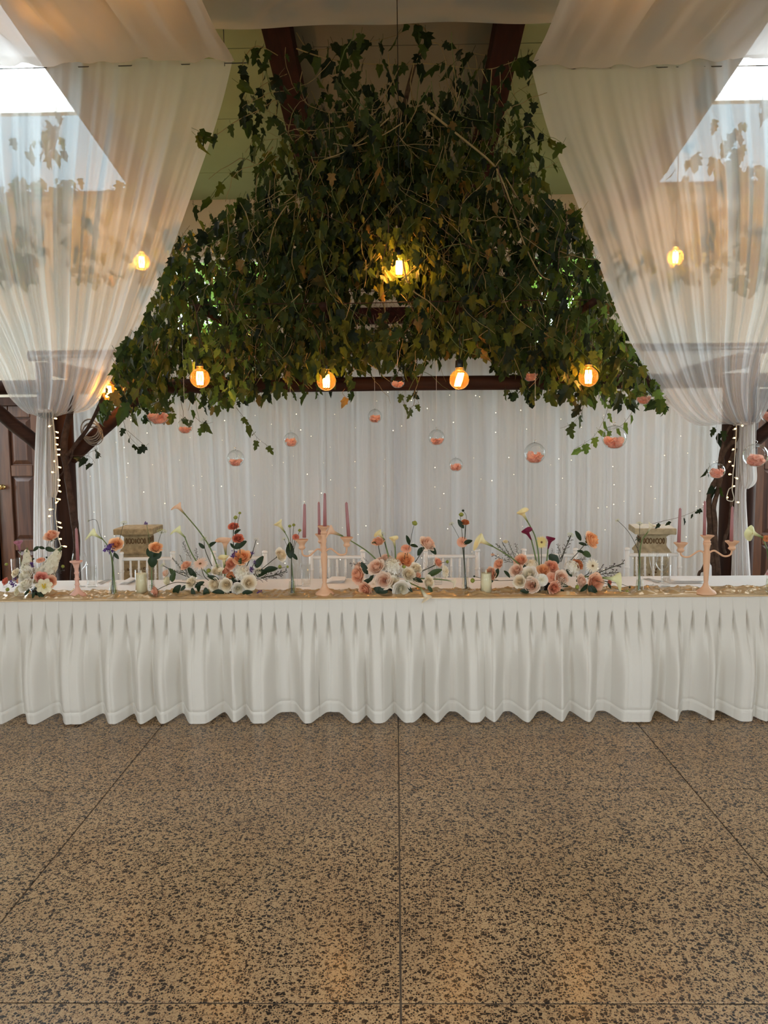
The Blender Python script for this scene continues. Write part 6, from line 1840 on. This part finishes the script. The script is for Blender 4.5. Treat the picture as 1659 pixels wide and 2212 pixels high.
for (a, c_, lab) in (((1186, 402), (1195, 560), 'short green flower bud in the vase beside the tall candelabra'), ((1222, 392), (1208, 560), 'middle green flower bud in the vase beside the tall candelabra'), ((1275, 440), (1225, 600), 'leaning green flower bud in the vase beside the tall candelabra')):
    flower('bud', lab, 'flower bud', 'greenbud', O2, a, 30, (0, 0, 1), [c_, (1202, 720), (1208 + (a[0] - 1222) * .1, 1000)], Y + (a[0] - 1222) * .0002, 2.6, True)
flower('umb', 'tiny pale lace flower in the vase beside the tall candelabra', 'flower', 'p_lime', O2, (1136, 516), 46, (-.2, -.5, 1), [(1170, 600), (1200, 720), (1195, 1000)], Y + .01, 2.0, True)
g = vase(O3, 1515, 978, 665, 36, 16, 'slim glass vase with coral carnation and rust rose behind the pillar candle'); Y = g.y
flower('side', 'small rust coloured rose high in the slim vase by the pillar candle', 'flower', 'p_rust', O3, (1513, 364), 72, (.1, -.6, .9), [(1512, 460), (1505, 660), (1528, 960)], Y, 3.4, True, [((1500, 420), (1450, 350), 'leaf', 'f_leaf')])
flower('carn', 'coral carnation in the slim vase by the pillar candle', 'flower', 'p_salmon', O3, (1487, 540), 100, (-.1, -.9, .4), [(1495, 640), (1503, 720), (1520, 960)], Y - .006, 3.4, True, [((1500, 560), (1566, 522), 'leaf', 'f_leaf')])
flower('bud', 'green flower bud in the slim vase by the pillar candle', 'flower bud', 'greenbud', O3, (1478, 299), 42, (0, 0, 1), [(1470, 330), (1490, 500), (1502, 690), (1515, 960)], Y + .006, 2.4, True)
flower('bud', 'topmost dark bud on a bent stem in the slim vase by the pillar candle', 'flower bud', 'f_leaf', O3, (1494, 263), 24, (0, 0, 1), [(1520, 300), (1522, 360), (1512, 520), (1505, 690), (1530, 960)], Y + .01, 2.2, True)
flower('umb', 'thin pale lace flower in the slim vase by the pillar candle', 'flower', 'p_lime', O3, (1390, 380), 52, (-.4, -.5, .9), [(1430, 450), (1480, 560), (1502, 700), (1510, 960)], Y + .012, 2.0, True)
g = vase(O5, 508, 1002, 690, 40, 19, 'slim glass vase with a cream calla before the pale pedestal'); Y = g.y
flower('calla', 'cream calla lily curving up before the pale pedestal', 'flower', 'calla_cream', O5, (575, 464), (630, 372), None, [(530, 530), (510, 640), (508, 760), (498, 980)], Y, 6.5)
flower('umb', 'lace flower leaning far out toward the maroon callas from the cream calla vase', 'flower', 'p_lime', O5, (310, 349), 44, (-.5, -.4, .8), [(400, 440), (470, 560), (502, 670), (505, 980)], Y + .01, 2.4, True)
flower('umb', 'upright lace flower in the cream calla vase', 'flower', 'p_lime', O5, (510, 378), 62, (0, -.5, 1), [(508, 460), (500, 640), (512, 980)], Y + .014, 2.0, True)
flower('stat', 'dark small blossom cluster in the cream calla vase', 'flower', 'f_leaf', O5, (495, 517), 46, (0, -1, .3), [(490, 600), (505, 690), (520, 980)], Y - .004, 2.4, True)
g = vase(O5, 1672, 1000, 680, 40, 19, 'slim glass vase at the table end with a yellow-green calla'); Y = g.y
flower('calla', 'yellow-green calla lily leaning toward the wide candelabra from the end vase', 'flower', 'calla_lime', O5, (1606, 500), (1470, 438), None, [(1640, 580), (1662, 690), (1670, 980)], Y, 6)
flower('carn', 'small orange blossom in the end vase', 'flower', 'p_rust', O5, (1645, 510), 60, (-.2, -.9, .3), [(1655, 600), (1666, 690), (1676, 980)], Y - .01, 3, True)
